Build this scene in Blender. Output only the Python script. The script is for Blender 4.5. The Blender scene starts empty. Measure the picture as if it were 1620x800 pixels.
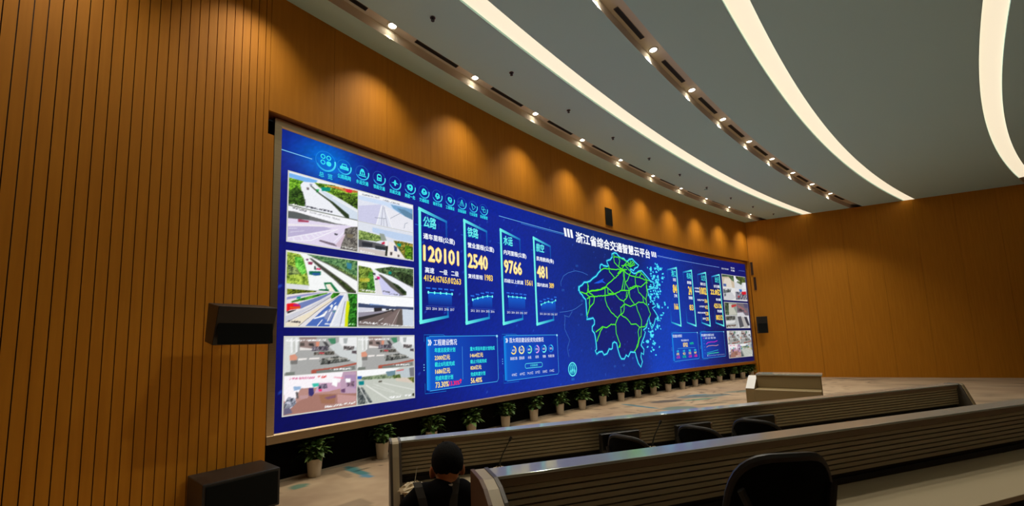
import bpy, bmesh, math, random
import numpy as np
from mathutils import Vector, Matrix
from mathutils.geometry import tessellate_polygon
SC = bpy.context.scene
COL = SC.collection
PI = math.pi
sin, cos = math.sin, math.cos
rnd = random.Random(7)

# ---------------------------------------------------------------- room geometry
CX, CY, RR, AZ0 = 53.709, -42.405, 74.702, math.radians(-49.71)   # arc of the screen wall
EYE = 1.88                                                       # camera height
SW, SB, ST = 19.9, 0.743, 5.243                                   # screen length, bottom, top
CEIL, SOFF = 7.26, 5.38

def P3(s, D, z):
    a = AZ0 + s / RR; r = RR - D
    return Vector((CX + r * sin(a), CY + r * cos(a), z))
def axes(s):
    a = AZ0 + s / RR
    return Vector((cos(a), -sin(a), 0)), Vector((-sin(a), -cos(a), 0))   # along the wall, into the room

def lin(c):
    return tuple((x / 255 / 12.92) if x / 255 <= .04045 else ((x / 255 + .055) / 1.055) ** 2.4 for x in c)

# ---------------------------------------------------------------- object helpers
def tag(o, label=None, cat=None, group=None, kind=None):
    if label: o['label'] = label
    if cat: o['category'] = cat
    if group: o['group'] = group
    if kind: o['kind'] = kind
    return o
def empty(name, loc=(0, 0, 0), rz=0, parent=None):
    o = bpy.data.objects.new(name, None); COL.objects.link(o)
    o.location = loc; o.rotation_euler = (0, 0, rz)
    if parent: o.parent = parent
    return o
def kids(o):
    return [c for c in COL.objects if c.parent == o]
def copy_tree(o, parent=None):
    c = o.copy(); COL.objects.link(c); c.parent = parent
    for ch in kids(o): copy_tree(ch, c)
    return c

class MB:
    def __init__(s): s.v = []; s.f = []; s.c = []; s.m = []; s.cur = 0
    def add(s, vs, fs, col=None):
        b = len(s.v); s.v += [tuple(v) for v in vs]; s.f += [tuple(i + b for i in f) for f in fs]
        s.m += [s.cur] * len(fs)
        if col is not None: s.c += (list(col) if isinstance(col[0], (tuple, list)) else [col] * len(vs))
        return b
    def box(s, x0, x1, y0, y1, z0, z1, M=None):
        vs = [Vector((x, y, z)) for z in (z0, z1) for y in (y0, y1) for x in (x0, x1)]
        if M is not None: vs = [M @ v for v in vs]
        s.add(vs, [(0, 2, 3, 1), (4, 5, 7, 6), (0, 1, 5, 4), (2, 6, 7, 3), (0, 4, 6, 2), (1, 3, 7, 5)])
    def sweep(s, prof, s0, s1, step=.5, closed=True, caps=True):
        """profile of (D, z) carried along the wall's arc"""
        n = max(1, int(math.ceil(abs(s1 - s0) / step))); k = len(prof)
        vs = [P3(s0 + (s1 - s0) * i / n, D, z) for i in range(n + 1) for D, z in prof]
        fs = []
        for i in range(n):
            for j in range(k if closed else k - 1):
                a = i * k + j; b = i * k + (j + 1) % k
                fs.append((a, b, b + k, a + k))
        if closed and caps: fs += [tuple(range(k))[::-1], tuple(range(n * k, n * k + k))]
        s.add(vs, fs)
    def rbox(s, s0, s1, D0, D1, z0, z1, step=.5):
        s.sweep([(D0, z0), (D1, z0), (D1, z1), (D0, z1)], s0, s1, step)
    def prism(s, prof, x0, x1, M=None):
        """closed (y, z) profile extruded along x"""
        k = len(prof)
        vs = [Vector((x, y, z)) for x in (x0, x1) for y, z in prof]
        if M is not None: vs = [M @ v for v in vs]
        fs = [(j, (j + 1) % k, (j + 1) % k + k, j + k) for j in range(k)] + [tuple(range(k))[::-1], tuple(range(k, 2 * k))]
        s.add(vs, fs)
    def lathe(s, prof, n=24, M=None, cap0=True, cap1=True):
        k = len(prof)
        vs = [Vector((r * cos(2 * PI * i / n), r * sin(2 * PI * i / n), z)) for r, z in prof for i in range(n)]
        if M is not None: vs = [M @ v for v in vs]
        fs = [(j * n + i, j * n + (i + 1) % n, (j + 1) * n + (i + 1) % n, (j + 1) * n + i) for j in range(k - 1) for i in range(n)]
        if cap0: fs.append(tuple(range(n))[::-1])
        if cap1: fs.append(tuple(range((k - 1) * n, k * n)))
        s.add(vs, fs)
    def tube(s, path, r, n=10, closed=False):
        path = [Vector(p) for p in path]; k = len(path); vs = []; fs = []
        rs = r if isinstance(r, (list, tuple)) else [r] * k
        up = Vector((0, 0, 1)); pr = None
        for i, p in enumerate(path):
            if closed: t = path[(i + 1) % k] - path[i - 1]
            else: t = path[min(i + 1, k - 1)] - path[max(i - 1, 0)]
            t.normalize()
            a = (pr - t * pr.dot(t)) if pr is not None else t.cross(up if abs(t.z) < .95 else Vector((1, 0, 0)))
            if a.length < 1e-6: a = t.orthogonal()
            a.normalize(); pr = a; b = t.cross(a)
            vs += [p + (a * cos(2 * PI * j / n) + b * sin(2 * PI * j / n)) * rs[i] for j in range(n)]
        for i in range(k if closed else k - 1):
            i2 = (i + 1) % k
            fs += [(i * n + j, i * n + (j + 1) % n, i2 * n + (j + 1) % n, i2 * n + j) for j in range(n)]
        if not closed: fs += [tuple(range(n))[::-1], tuple(range((k - 1) * n, k * n))]
        s.add(vs, fs)
    def sphere(s, c, r, M=None, nu=16, nv=10):
        rx, ry, rz = r if isinstance(r, (tuple, list)) else (r, r, r)
        prof = [(sin(PI * j / nv), -cos(PI * j / nv)) for j in range(nv + 1)]
        vs = [Vector((rx * a * cos(2 * PI * i / nu), ry * a * sin(2 * PI * i / nu), rz * b)) for a, b in prof for i in range(nu)]
        if M is not None: vs = [M @ v for v in vs]
        vs = [v + Vector(c) for v in vs]
        s.add(vs, [(j * nu + i, j * nu + (i + 1) % nu, (j + 1) * nu + (i + 1) % nu, (j + 1) * nu + i) for j in range(nv) for i in range(nu)])
    def build(s, name, mat, parent=None, smooth=False, bevel=0, fix=True):
        me = bpy.data.meshes.new(name); me.from_pydata(s.v, [], s.f)
        for m in (mat if isinstance(mat, (list, tuple)) else [mat]): me.materials.append(m)
        if any(s.m): me.polygons.foreach_set('material_index', s.m)
        if s.c:
            ca = me.color_attributes.new('Col', 'FLOAT_COLOR', 'POINT')
            ca.data.foreach_set('color', np.array([tuple(c[:3]) + (1,) for c in s.c], dtype=np.float32).ravel())
        if fix:
            bm = bmesh.new(); bm.from_mesh(me); bmesh.ops.recalc_face_normals(bm, faces=bm.faces); bm.to_mesh(me); bm.free()
        if smooth:
            me.polygons.foreach_set('use_smooth', [True] * len(me.polygons))
            try: me.set_sharp_from_angle(angle=math.radians(40))
            except Exception: pass
        o = bpy.data.objects.new(name, me); COL.objects.link(o)
        if parent: o.parent = parent
        if bevel:
            b = o.modifiers.new('bevel', 'BEVEL'); b.width = bevel; b.segments = 2; b.limit_method = 'ANGLE'
        return o

# ---------------------------------------------------------------- materials
def mat(name, col, rough=.6, metal=0., noise=None, emit=None, strength=1., spec=None, trans=0., bump=None):
    m = bpy.data.materials.new(name); m.use_nodes = True; nt = m.node_tree; b = nt.nodes['Principled BSDF']
    b.inputs['Base Color'].default_value = (*col, 1); b.inputs['Roughness'].default_value = rough; b.inputs['Metallic'].default_value = metal
    if spec is not None: b.inputs['Specular IOR Level'].default_value = spec
    if trans: b.inputs['Transmission Weight'].default_value = trans
    if emit: b.inputs['Emission Color'].default_value = (*emit, 1); b.inputs['Emission Strength'].default_value = strength
    if noise or bump:
        tc = nt.nodes.new('ShaderNodeTexCoord'); mp = nt.nodes.new('ShaderNodeMapping'); nt.links.new(tc.outputs['Object'], mp.inputs[0])
        nz = nt.nodes.new('ShaderNodeTexNoise'); nt.links.new(mp.outputs[0], nz.inputs['Vector'])
    if noise:
        scale, sxyz, col2 = noise
        mp.inputs['Scale'].default_value = sxyz; nz.inputs['Scale'].default_value = scale; nz.inputs['Detail'].default_value = 5
        cr = nt.nodes.new('ShaderNodeValToRGB'); cr.color_ramp.elements[0].color = (*col, 1); cr.color_ramp.elements[1].color = (*col2, 1)
        cr.color_ramp.elements[0].position = .3; cr.color_ramp.elements[1].position = .72
        nt.links.new(nz.outputs[0], cr.inputs[0]); nt.links.new(cr.outputs[0], b.inputs['Base Color'])
    if bump:
        if not noise: nz.inputs['Scale'].default_value = bump[0]
        bp = nt.nodes.new('ShaderNodeBump'); bp.inputs['Strength'].default_value = bump[1]; bp.inputs['Distance'].default_value = .01
        nt.links.new(nz.outputs[0], bp.inputs['Height']); nt.links.new(bp.outputs[0], b.inputs['Normal'])
    return m
def attr_mat(name, emission, sampling=None, rough=.9):
    m = bpy.data.materials.new(name); m.use_nodes = True; nt = m.node_tree
    at = nt.nodes.new('ShaderNodeAttribute'); at.attribute_name = 'Col'; b = nt.nodes['Principled BSDF']
    if emission:
        b.inputs['Base Color'].default_value = (.01, .01, .012, 1); b.inputs['Roughness'].default_value = .5
        b.inputs['Specular IOR Level'].default_value = .1
        nt.links.new(at.outputs['Color'], b.inputs['Emission Color']); b.inputs['Emission Strength'].default_value = 1.
        if sampling: m.cycles.emission_sampling = sampling
    else:
        nt.links.new(at.outputs['Color'], b.inputs['Base Color']); b.inputs['Roughness'].default_value = rough
    return m

M = {}
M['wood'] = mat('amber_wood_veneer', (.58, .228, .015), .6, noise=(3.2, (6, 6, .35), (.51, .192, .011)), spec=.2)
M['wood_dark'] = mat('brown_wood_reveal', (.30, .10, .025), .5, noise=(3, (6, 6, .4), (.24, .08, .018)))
M['gap'] = mat('dark_joint', (.045, .018, .006), .8)
M['ceil'] = mat('matt_ceiling_paint', (.60, .90, .88), .85)
M['channel'] = mat('cream_channel_lining', (.78, .72, .60), .7)
M['black'] = mat('black_plinth_cladding', (.004, .004, .004), .8, spec=.04)
M['bronze'] = mat('brushed_bronze_metal', (.74, .58, .38), .30, 1., noise=(4, (1, 1, 60), (.62, .47, .30)))
M['steel'] = mat('light_steel_strip', (.6, .58, .52), .35, .9)
M['ledge'] = mat('grey_gloss_laminate', (.56, .60, .55), .10, .35)
M['slat'] = mat('taupe_slat_board', (.36, .30, .20), .6)
M['slat_gap'] = mat('slat_groove_black', (.018, .013, .008), .8)
M['trimbrown'] = mat('brown_edge_strip', (.20, .13, .075), .5)
M['cream'] = mat('cream_laminate', (.52, .43, .28), .4)
M['endboard'] = mat('dark_grey_end_board', (.10, .085, .07), .4)
M['endbrown'] = mat('dark_brown_end_board', (.14, .065, .03), .5)
M['plastic'] = mat('black_plastic', (.012, .012, .012), .4)
M['mesh'] = mat('black_mesh_fabric', (.007, .008, .008), .9, spec=.08)
M['rim'] = mat('charcoal_rim_plastic', (.026, .026, .026), .45)
M['screen_off'] = mat('switched_off_monitor_glass', (.006, .006, .007), .12)
M['pot'] = mat('cream_ceramic_pot', (.62, .54, .42), .45)
M['soil'] = mat('dark_potting_soil', (.03, .02, .013), .95, noise=(60, (1, 1, 1), (.06, .04, .025)))
M['leaf'] = mat('glossy_green_leaf', (.035, .10, .018), .4, noise=(9, (1, 1, 1), (.15, .23, .06)))
M['stem'] = mat('green_stem', (.07, .12, .03), .5)
M['hair'] = mat('black_hair', (.006, .0055, .005), .85, spec=.15, bump=(160, .5))
M['skin'] = mat('warm_skin', (.62, .26, .12), .5, spec=.3)
M['shirt'] = mat('black_shirt_cloth', (.007, .007, .008), .9, spec=.06)
M['strap'] = mat('grey_webbing', (.055, .049, .042), .85, spec=.1)
M['collar'] = mat('white_collar_cloth', (.65, .6, .52), .8)
M['trousers'] = mat('dark_trousers_cloth', (.02, .02, .025), .9)
M['wrap'] = mat('clear_crumpled_plastic', (.75, .62, .42), .22, bump=(30, .8), spec=.6)
M['lens'] = mat('downlight_lens', (.9, .9, .85), .3, emit=(1, .88, .68), strength=15.)
M['cove'] = mat('cove_diffuser', (.9, .9, .85), .5, emit=(1, .86, .62), strength=.84)
M['white'] = mat('white_glare_panel', (.8, .8, .8), .12)
M['khaki'] = mat('khaki_laminate', (.30, .22, .10), .5)
M['grille'] = mat('black_speaker_cloth', (.007, .008, .007), .9, spec=.1)
M['display'] = attr_mat('display_pixels', True)
M['detail'] = attr_mat('display_graphics', True, 'NONE')
M['carpet'] = attr_mat('patterned_carpet', False, rough=.95)

# ---------------------------------------------------------------- display artwork data
FEEDS = {
'a1': [('p',(238,240,246),[(-0.008,-0.006),(1.005,-0.015),(1.005,1.009),(-0.005,1.023)]),('p',(120,180,240),[(-0.003,0.037),(0.201,0.038),(0.389,0.03),(0.358,0.123),(0.201,0.185),(-0.003,0.166)]),('f',(60,120,15),(150,210,60),[(-0.003,0.177),(0.191,0.18),(0.149,0.307),(0.171,0.506),(0.213,0.739),(0.213,0.929),(-0.005,0.961)]),('f',(20,45,12),(80,120,40),[(-0.001,0.588),(0.097,0.396),(0.181,0.501),(0.213,0.739),(0.213,0.929),(-0.005,0.961)]),('f',(50,100,15),(170,215,70),[(0.337,0.123),(0.619,0.042),(1.005,0.032),(1.005,0.59),(0.776,0.46),(0.619,0.364),(0.473,0.288),(0.4,0.218)]),('f',(25,45,15),(110,150,40),[(0.598,0.331),(0.775,0.188),(1.005,0.218),(1.005,0.637),(0.828,0.5)]),('f',(220,120,50),(240,190,100),[(0.473,0.124),(0.692,0.045),(1.005,0.013),(1.005,0.067),(0.828,0.159),(0.702,0.129)]),('p',(225,45,60),[(0.796,0.052),(0.916,0.022),(0.901,0.14),(0.817,0.153)]),('p',(0,140,120),[(0.431,0.212),(0.577,0.148),(0.567,0.264),(0.452,0.325)]),('p',(60,190,100),[(0.358,0.326),(0.41,0.288),(0.4,0.417),(0.369,0.407)]),('p',(210,222,236),[(0.41,0.321),(0.556,0.353),(1.005,0.66),(1.005,1.021),(0.88,0.976),(0.619,0.608)]),('p',(235,238,242),[(0.619,0.419),(1.005,0.672),(1.005,0.742),(0.598,0.463)]),('p',(45,60,35),[(0.28,0.256),(0.3,0.25),(0.431,0.418),(0.619,0.585),(0.859,0.872),(0.87,1.015),(0.807,0.988),(0.567,0.601),(0.41,0.44)]),('p',(110,100,105),[(0.233,0.331),(0.269,0.33),(0.266,0.399),(0.238,0.401)]),('p',(150,150,175),[(0.274,0.195),(0.311,0.191),(0.306,0.251),(0.28,0.252)]),('l',(60,60,70),0.008,[(0.213,0.718),(0.224,0.924)]),('p',(70,80,70),[(-0.0,0.979),(1.0,0.984),(1.0,1.012),(0.0,1.012)]),('t',(240,240,235),0.06,[(0.026,0.948),(0.172,0.957)]),('t',(70,70,80),0.05,[(0.234,0.919),(0.609,0.901)])],
'a2': [('p',(225,228,240),[(-0.017,-0.016),(1.017,-0.027),(1.017,1.01),(-0.017,1.031)]),('p',(246,247,250),[(-0.017,-0.016),(1.017,-0.027),(1.017,0.094),(0.397,0.096),(-0.017,0.138)]),('p',(205,222,246),[(0.0,0.145),(0.397,0.128),(0.707,0.103),(1.0,0.155),(1.0,0.534),(0.845,0.472),(0.448,0.264),(0.0,0.284)]),('p',(120,165,205),[(0.569,0.173),(0.776,0.152),(1.0,0.138),(1.0,0.534),(0.845,0.472),(0.621,0.296)]),('p',(95,135,165),[(0.69,0.245),(0.845,0.235),(1.0,0.328),(1.0,0.534),(0.845,0.472)]),('p',(205,205,232),[(0.0,0.5),(0.397,0.257),(0.31,0.999),(0.0,1.0)]),('p',(232,232,240),[(0.448,0.248),(1.0,0.569),(1.0,0.983),(0.603,0.979)]),('l',(250,250,252),0.012,[(0.405,0.317),(0.31,0.999)]),('l',(250,250,252),0.012,[(0.474,0.382),(0.603,0.996)]),('l',(150,150,170),0.008,[(0.428,0.307),(0.397,0.981)]),('l',(140,140,160),0.008,[(0.448,0.329),(0.509,0.985)]),('l',(120,120,140),0.006,[(0.44,0.721),(0.44,0.997)]),('l',(90,100,110),0.005,[(0.284,0.771),(0.483,0.719)]),('l',(120,130,150),0.006,[(0.828,0.92),(0.845,0.743),(0.897,0.686)]),('l',(120,130,150),0.006,[(0.569,0.665),(0.776,0.37)]),('t',(150,155,165),0.05,[(0.069,0.081),(0.362,0.049)]),('t',(150,155,165),0.05,[(0.431,0.079),(0.741,0.079)])],
'a3': [('p',(226,216,238),[(-0.017,-0.014),(1.005,-0.022),(1.005,1.018),(-0.011,1.023)]),('p',(246,246,250),[(-0.007,-0.007),(1.005,-0.012),(1.005,0.198),(0.638,0.229),(-0.005,0.149)]),('p',(112,112,112),[(-0.001,0.138),(0.086,0.117),(0.289,0.154),(0.665,0.219),(0.867,0.197),(0.638,0.258),(0.272,0.288),(0.002,0.352)]),('p',(90,95,95),[(-0.0,0.157),(0.178,0.134),(0.289,0.174),(0.272,0.278),(0.002,0.342)]),('p',(188,178,212),[(0.001,0.598),(0.456,0.392),(0.602,0.42),(0.141,0.796),(0.001,0.902)]),('p',(238,232,238),[(0.0,0.51),(0.419,0.365),(0.73,0.276),(0.547,0.38),(0.001,0.568)]),('p',(165,70,95),[(0.126,0.319),(0.272,0.308),(0.272,0.357),(0.131,0.406)]),('l',(245,243,250),0.01,[(0.002,0.921),(0.186,0.78),(0.421,0.601),(0.639,0.427)]),('l',(245,243,250),0.012,[(-0.002,1.02),(0.305,0.888),(0.548,0.577),(0.694,0.388)]),('l',(240,240,250),0.016,[(0.168,0.806),(0.197,0.924)]),('l',(240,240,250),0.016,[(0.231,0.745),(0.278,0.848)]),('l',(240,240,250),0.014,[(0.303,0.691),(0.359,0.771)]),('l',(240,240,250),0.012,[(0.358,0.653),(0.413,0.703)]),('l',(240,240,250),0.012,[(0.421,0.601),(0.467,0.645)]),('l',(240,240,250),0.014,[(0.069,0.898),(0.089,0.98)]),('l',(240,240,250),0.006,[(0.011,0.643),(0.12,0.596)]),('l',(240,240,250),0.006,[(0.031,0.744),(0.212,0.634)]),('f',(85,80,78),(150,145,135),[(0.803,0.33),(0.895,0.237),(1.005,0.178),(1.005,0.998),(0.733,0.991),(0.785,0.535)]),('p',(120,110,90),[(0.822,0.482),(0.941,0.461),(0.922,0.587),(0.84,0.596)]),('l',(245,240,250),0.01,[(0.632,0.826),(0.785,0.455)]),('p',(212,190,206),[(0.785,0.535),(0.813,0.486),(0.732,0.951),(0.642,0.942)]),('p',(120,105,120),[(0.423,0.818),(0.641,0.863),(0.687,0.947),(0.551,0.914),(0.423,0.868)]),('p',(70,70,80),[(0.639,0.536),(0.694,0.537),(0.685,0.59),(0.644,0.584)]),('t',(120,120,125),0.06,[(0.057,0.009),(0.242,0.042)]),('t',(225,225,220),0.05,[(0.759,0.922),(0.986,0.925)]),('t',(190,190,195),0.05,[(0.287,0.036),(0.729,0.077)])],
'a4': [('p',(222,226,236),[(-0.017,-0.025),(1.017,-0.041),(1.014,1.047),(-0.017,1.036)]),('p',(190,210,238),[(0.241,0.099),(0.569,0.104),(1.0,0.102),(0.999,0.339),(0.672,0.361),(0.241,0.258)]),('f',(80,110,50),(175,200,110),[(0.009,0.278),(0.138,0.295),(0.396,0.33),(0.465,0.435),(0.31,0.553),(0.009,0.591)]),('p',(150,160,150),[(0.362,0.246),(0.448,0.247),(0.499,0.488),(0.396,0.492)]),('p',(88,88,92),[(0.009,0.591),(0.275,0.597),(0.516,0.629),(0.516,0.808),(0.275,0.789),(0.009,0.841)]),('p',(45,48,55),[(0.06,0.652),(0.241,0.64),(0.241,0.768),(0.069,0.791)]),('p',(45,50,55),[(0.292,0.694),(0.473,0.692),(0.464,0.808),(0.292,0.815)]),('p',(205,195,190),[(0.009,0.841),(0.516,0.84),(0.515,1.003),(0.009,1.029)]),('p',(200,40,70),[(0.396,0.572),(0.456,0.503),(0.465,0.597),(0.413,0.615)]),('p',(240,240,240),[(0.456,0.471),(0.516,0.466),(0.507,0.648),(0.464,0.646)]),('p',(240,232,226),[(0.534,0.476),(0.62,0.478),(0.825,0.972),(0.498,1.009)]),('f',(70,95,25),(200,170,70),[(0.62,0.413),(0.775,0.389),(0.999,0.407),(0.997,1.001),(0.842,0.983),(0.688,0.619)]),('f',(40,80,15),(130,190,40),[(0.843,0.498),(0.998,0.509),(0.997,1.001),(0.842,0.983)]),('p',(0,150,120),[(0.688,0.487),(0.766,0.476),(0.761,0.577),(0.697,0.583)]),('p',(60,75,120),[(0.628,0.574),(0.685,0.62),(0.688,0.784),(0.636,0.768)]),('p',(40,45,40),[(0.482,0.657),(0.52,0.65),(0.502,0.991),(0.464,0.987)]),('p',(80,70,70),[(0.559,0.827),(0.602,0.829),(0.593,0.947),(0.559,0.941)]),('p',(110,100,100),[(0.696,0.881),(0.736,0.884),(0.73,0.969),(0.696,0.963)]),('t',(240,240,240),0.06,[(0.034,0.958),(0.275,0.996)]),('t',(240,240,240),0.05,[(0.842,1.0),(0.979,1.007)])],
'b1': [('p',(245,247,246),[(-0.029,-0.007),(1.01,-0.028),(1.009,1.041),(-0.017,1.036)]),('f',(95,130,30),(200,225,90),[(0.0,0.012),(0.162,0.033),(0.211,0.148),(0.241,0.359),(0.272,0.609),(0.293,0.9),(-0.001,0.913)]),('f',(60,170,40),(150,240,100),[(0.096,0.121),(0.192,0.116),(0.231,0.325),(0.252,0.539),(0.196,0.603),(0.109,0.385)]),('f',(70,90,50),(170,190,110),[(0.004,0.352),(0.128,0.435),(0.168,0.589),(0.026,0.647)]),('p',(220,222,226),[(-0.001,0.878),(0.283,0.882),(0.294,0.991),(0.0,1.009)]),('f',(45,95,60),(130,175,110),[(0.257,0.009),(0.543,0.007),(1.0,-0.0),(1.0,0.582),(0.829,0.43),(0.639,0.273),(0.41,0.118)]),('f',(60,80,45),(140,170,90),[(0.468,0.141),(0.696,0.24),(0.886,0.418),(1.0,0.477),(1.0,0.603),(0.829,0.45),(0.62,0.278)]),('p',(60,130,150),[(0.829,0.086),(0.914,0.104),(0.905,0.291),(0.839,0.266)]),('l',(90,95,80),0.012,[(0.334,0.063),(0.544,0.209),(1.0,0.613)]),('p',(72,72,62),[(0.287,0.102),(0.325,0.111),(0.545,0.372),(0.83,0.714),(0.981,0.939),(0.981,1.023),(0.859,1.014),(0.641,0.644),(0.412,0.324)]),('f',(35,50,20),(80,100,50),[(0.545,0.448),(0.64,0.527),(0.83,0.754),(0.962,0.962),(0.878,0.972),(0.688,0.656)]),('p',(110,60,100),[(0.244,0.14),(0.277,0.141),(0.278,0.187),(0.249,0.184)]),('p',(150,60,90),[(0.268,0.216),(0.335,0.21),(0.331,0.289),(0.279,0.287)]),('p',(70,80,80),[(0.355,0.317),(0.374,0.313),(0.393,0.421),(0.36,0.418)]),('p',(220,30,90),[(0.393,0.365),(0.45,0.372),(0.445,0.411),(0.393,0.412)]),('p',(20,110,80),[(0.29,0.478),(0.45,0.448),(0.451,0.561),(0.376,0.592),(0.29,0.569)]),('p',(40,90,150),[(0.328,0.517),(0.441,0.497),(0.432,0.574),(0.338,0.58)]),('p',(10,110,60),[(0.495,0.763),(0.603,0.738),(0.727,1.017),(0.67,1.013),(0.585,0.789),(0.519,0.817),(0.548,0.947),(0.567,0.984),(0.539,0.987)]),('p',(20,100,60),[(0.425,0.969),(0.576,0.944),(0.572,1.012),(0.435,1.012)]),('p',(248,235,215),[(0.528,0.806),(0.589,0.788),(0.661,1.014),(0.586,1.04)])],
'b2': [('p',(240,242,248),[(-0.016,-0.037),(1.008,-0.062),(1.008,1.044),(-0.016,1.042)]),('p',(250,251,252),[(-0.016,-0.037),(1.008,-0.032),(0.537,0.099),(0.26,0.181),(-0.016,0.152)]),('f',(70,100,30),(170,195,80),[(0.008,0.134),(0.211,0.163),(0.252,0.266),(0.293,0.954),(0.008,0.959)]),('f',(40,100,30),(110,190,70),[(0.179,0.307),(0.252,0.266),(0.293,0.898),(0.146,0.861)]),('f',(190,190,40),(220,210,90),[(0.033,0.522),(0.195,0.497),(0.195,0.607),(0.033,0.63)]),('f',(45,70,40),(120,150,95),[(0.276,0.178),(0.569,0.035),(1.0,0.015),(1.0,0.642),(0.797,0.512),(0.569,0.349),(0.374,0.272)]),('f',(20,35,20),(70,90,50),[(0.618,0.226),(0.797,0.161),(1.0,0.269),(1.0,0.642),(0.797,0.512)]),('p',(205,205,240),[(0.341,0.417),(0.455,0.426),(0.797,0.98),(0.407,0.982)]),('p',(230,226,228),[(0.268,0.346),(0.341,0.417),(0.423,0.981),(0.309,0.98)]),('p',(90,90,80),[(0.341,0.333),(0.39,0.339),(0.667,0.62),(0.846,0.945),(0.772,0.968),(0.569,0.721)]),('f',(20,35,20),(60,80,40),[(0.569,0.535),(0.699,0.615),(0.862,0.825),(0.862,0.943),(0.797,0.921)]),('p',(215,30,120),[(0.317,0.407),(0.371,0.412),(0.371,0.502),(0.325,0.504)]),('p',(60,60,65),[(0.285,0.482),(0.333,0.474),(0.333,0.525),(0.285,0.524)]),('p',(0,140,120),[(0.528,0.2),(0.582,0.198),(0.577,0.291),(0.528,0.286)]),('p',(60,70,70),[(0.244,0.295),(0.293,0.314),(0.293,0.384),(0.252,0.363)]),('l',(80,80,75),0.01,[(0.569,0.335),(0.797,0.512),(1.0,0.672)]),('t',(240,240,240),0.06,[(0.033,0.888),(0.293,0.898)]),('t',(110,110,120),0.05,[(0.423,0.868),(0.553,0.894)]),('t',(120,120,130),0.04,[(0.537,0.939),(0.764,0.955)])],
'b3': [('p',(228,224,226),[(-0.031,-0.012),(1.008,-0.025),(1.008,1.016),(-0.013,1.014)]),('f',(60,75,15),(150,160,40),[(0.007,-0.015),(0.217,-0.028),(0.403,-0.009),(0.388,0.03),(0.203,0.084),(0.01,0.159)]),('p',(235,225,222),[(0.011,0.202),(0.203,0.084),(0.434,0.018),(0.589,0.01),(0.358,0.1),(0.013,0.311)]),('p',(150,150,200),[(0.008,0.224),(0.28,0.092),(0.512,0.018),(0.435,0.063),(0.166,0.205),(0.009,0.297)]),('f',(30,110,20),(120,190,60),[(0.06,0.337),(0.205,0.224),(0.435,0.078),(0.551,0.022),(0.551,0.052),(0.282,0.256),(0.076,0.365)]),('p',(112,128,182),[(0.153,0.382),(0.359,0.22),(0.589,0.026),(0.613,0.039),(0.437,0.259),(0.186,0.528)]),('p',(205,205,215),[(-0.003,0.739),(0.285,0.479),(0.551,0.144),(0.628,0.06),(0.529,0.253),(0.286,0.538),(-0.0,0.884)]),('p',(236,224,200),[(0.0,0.928),(0.332,0.581),(0.614,0.185),(0.637,0.214),(0.439,0.516),(0.162,1.0),(0.002,1.0)]),('l',(110,105,110),0.006,[(0.007,0.898),(0.332,0.521),(0.59,0.156)]),('l',(110,105,110),0.006,[(0.169,0.985),(0.439,0.516),(0.729,0.082)]),('p',(75,108,185),[(0.253,0.993),(0.478,0.545),(0.729,0.082),(0.791,0.076),(0.707,0.379),(0.581,1.0)]),('p',(140,150,190),[(0.486,0.605),(0.592,0.478),(0.67,0.52),(0.595,0.846),(0.518,0.787)]),('l',(245,245,250),0.012,[(0.413,0.985),(0.48,0.818)]),('l',(245,245,250),0.014,[(0.557,0.847),(0.616,0.585)]),('l',(245,245,250),0.01,[(0.578,0.571),(0.623,0.43)]),('l',(245,245,250),0.01,[(0.653,0.351),(0.676,0.303)]),('l',(250,250,250),0.02,[(0.373,0.775),(0.502,0.696),(0.539,0.572)]),('l',(250,250,250),0.016,[(0.441,0.728),(0.517,0.634)]),('p',(250,250,250),[(0.638,0.46),(0.669,0.381),(0.696,0.395),(0.681,0.52),(0.639,0.514)]),('p',(250,250,250),[(0.584,0.417),(0.615,0.354),(0.638,0.383),(0.608,0.462)]),('p',(90,140,150),[(0.631,0.538),(0.677,0.536),(0.67,0.59),(0.632,0.584)]),('p',(222,226,236),[(0.596,1.0),(0.806,0.012),(0.845,0.008),(0.83,0.277),(0.802,1.0)]),('l',(110,105,110),0.008,[(0.741,0.984),(0.815,0.247)]),('l',(250,250,252),0.01,[(0.6,1.0),(0.814,0.027)]),('p',(215,225,10),[(0.842,0.213),(0.892,0.304),(0.877,0.494),(0.862,0.779),(0.855,0.992),(0.809,0.992),(0.823,0.466)]),('f',(10,70,10),(70,170,50),[(0.853,0.007),(1.0,0.0),(1.0,1.0),(0.859,1.0),(0.862,0.716),(0.884,0.383)]),('f',(20,90,10),(80,170,30),[(0.594,0.14),(0.636,0.013),(0.736,0.011),(0.706,0.084),(0.614,0.2)]),('p',(20,150,120),[(0.135,0.207),(0.181,0.189),(0.182,0.241),(0.136,0.259)]),('p',(235,20,30),[(0.007,0.405),(0.091,0.374),(0.161,0.397),(0.185,0.454),(0.185,0.513),(0.056,0.563),(0.01,0.608)]),('p',(220,90,30),[(0.046,0.476),(0.181,0.469),(0.178,0.521),(0.051,0.531)]),('p',(180,30,120),[(0.091,0.401),(0.161,0.404),(0.177,0.462),(0.096,0.462)]),('p',(60,50,50),[(0.01,0.608),(0.102,0.561),(0.132,0.56),(0.027,0.666)]),('t',(60,55,60),0.05,[(0.03,0.855),(0.198,0.897)]),('t',(240,240,245),0.04,[(0.519,0.924),(0.809,0.945)]),('t',(245,245,245),0.04,[(0.863,0.921),(0.992,0.936)])],
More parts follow.
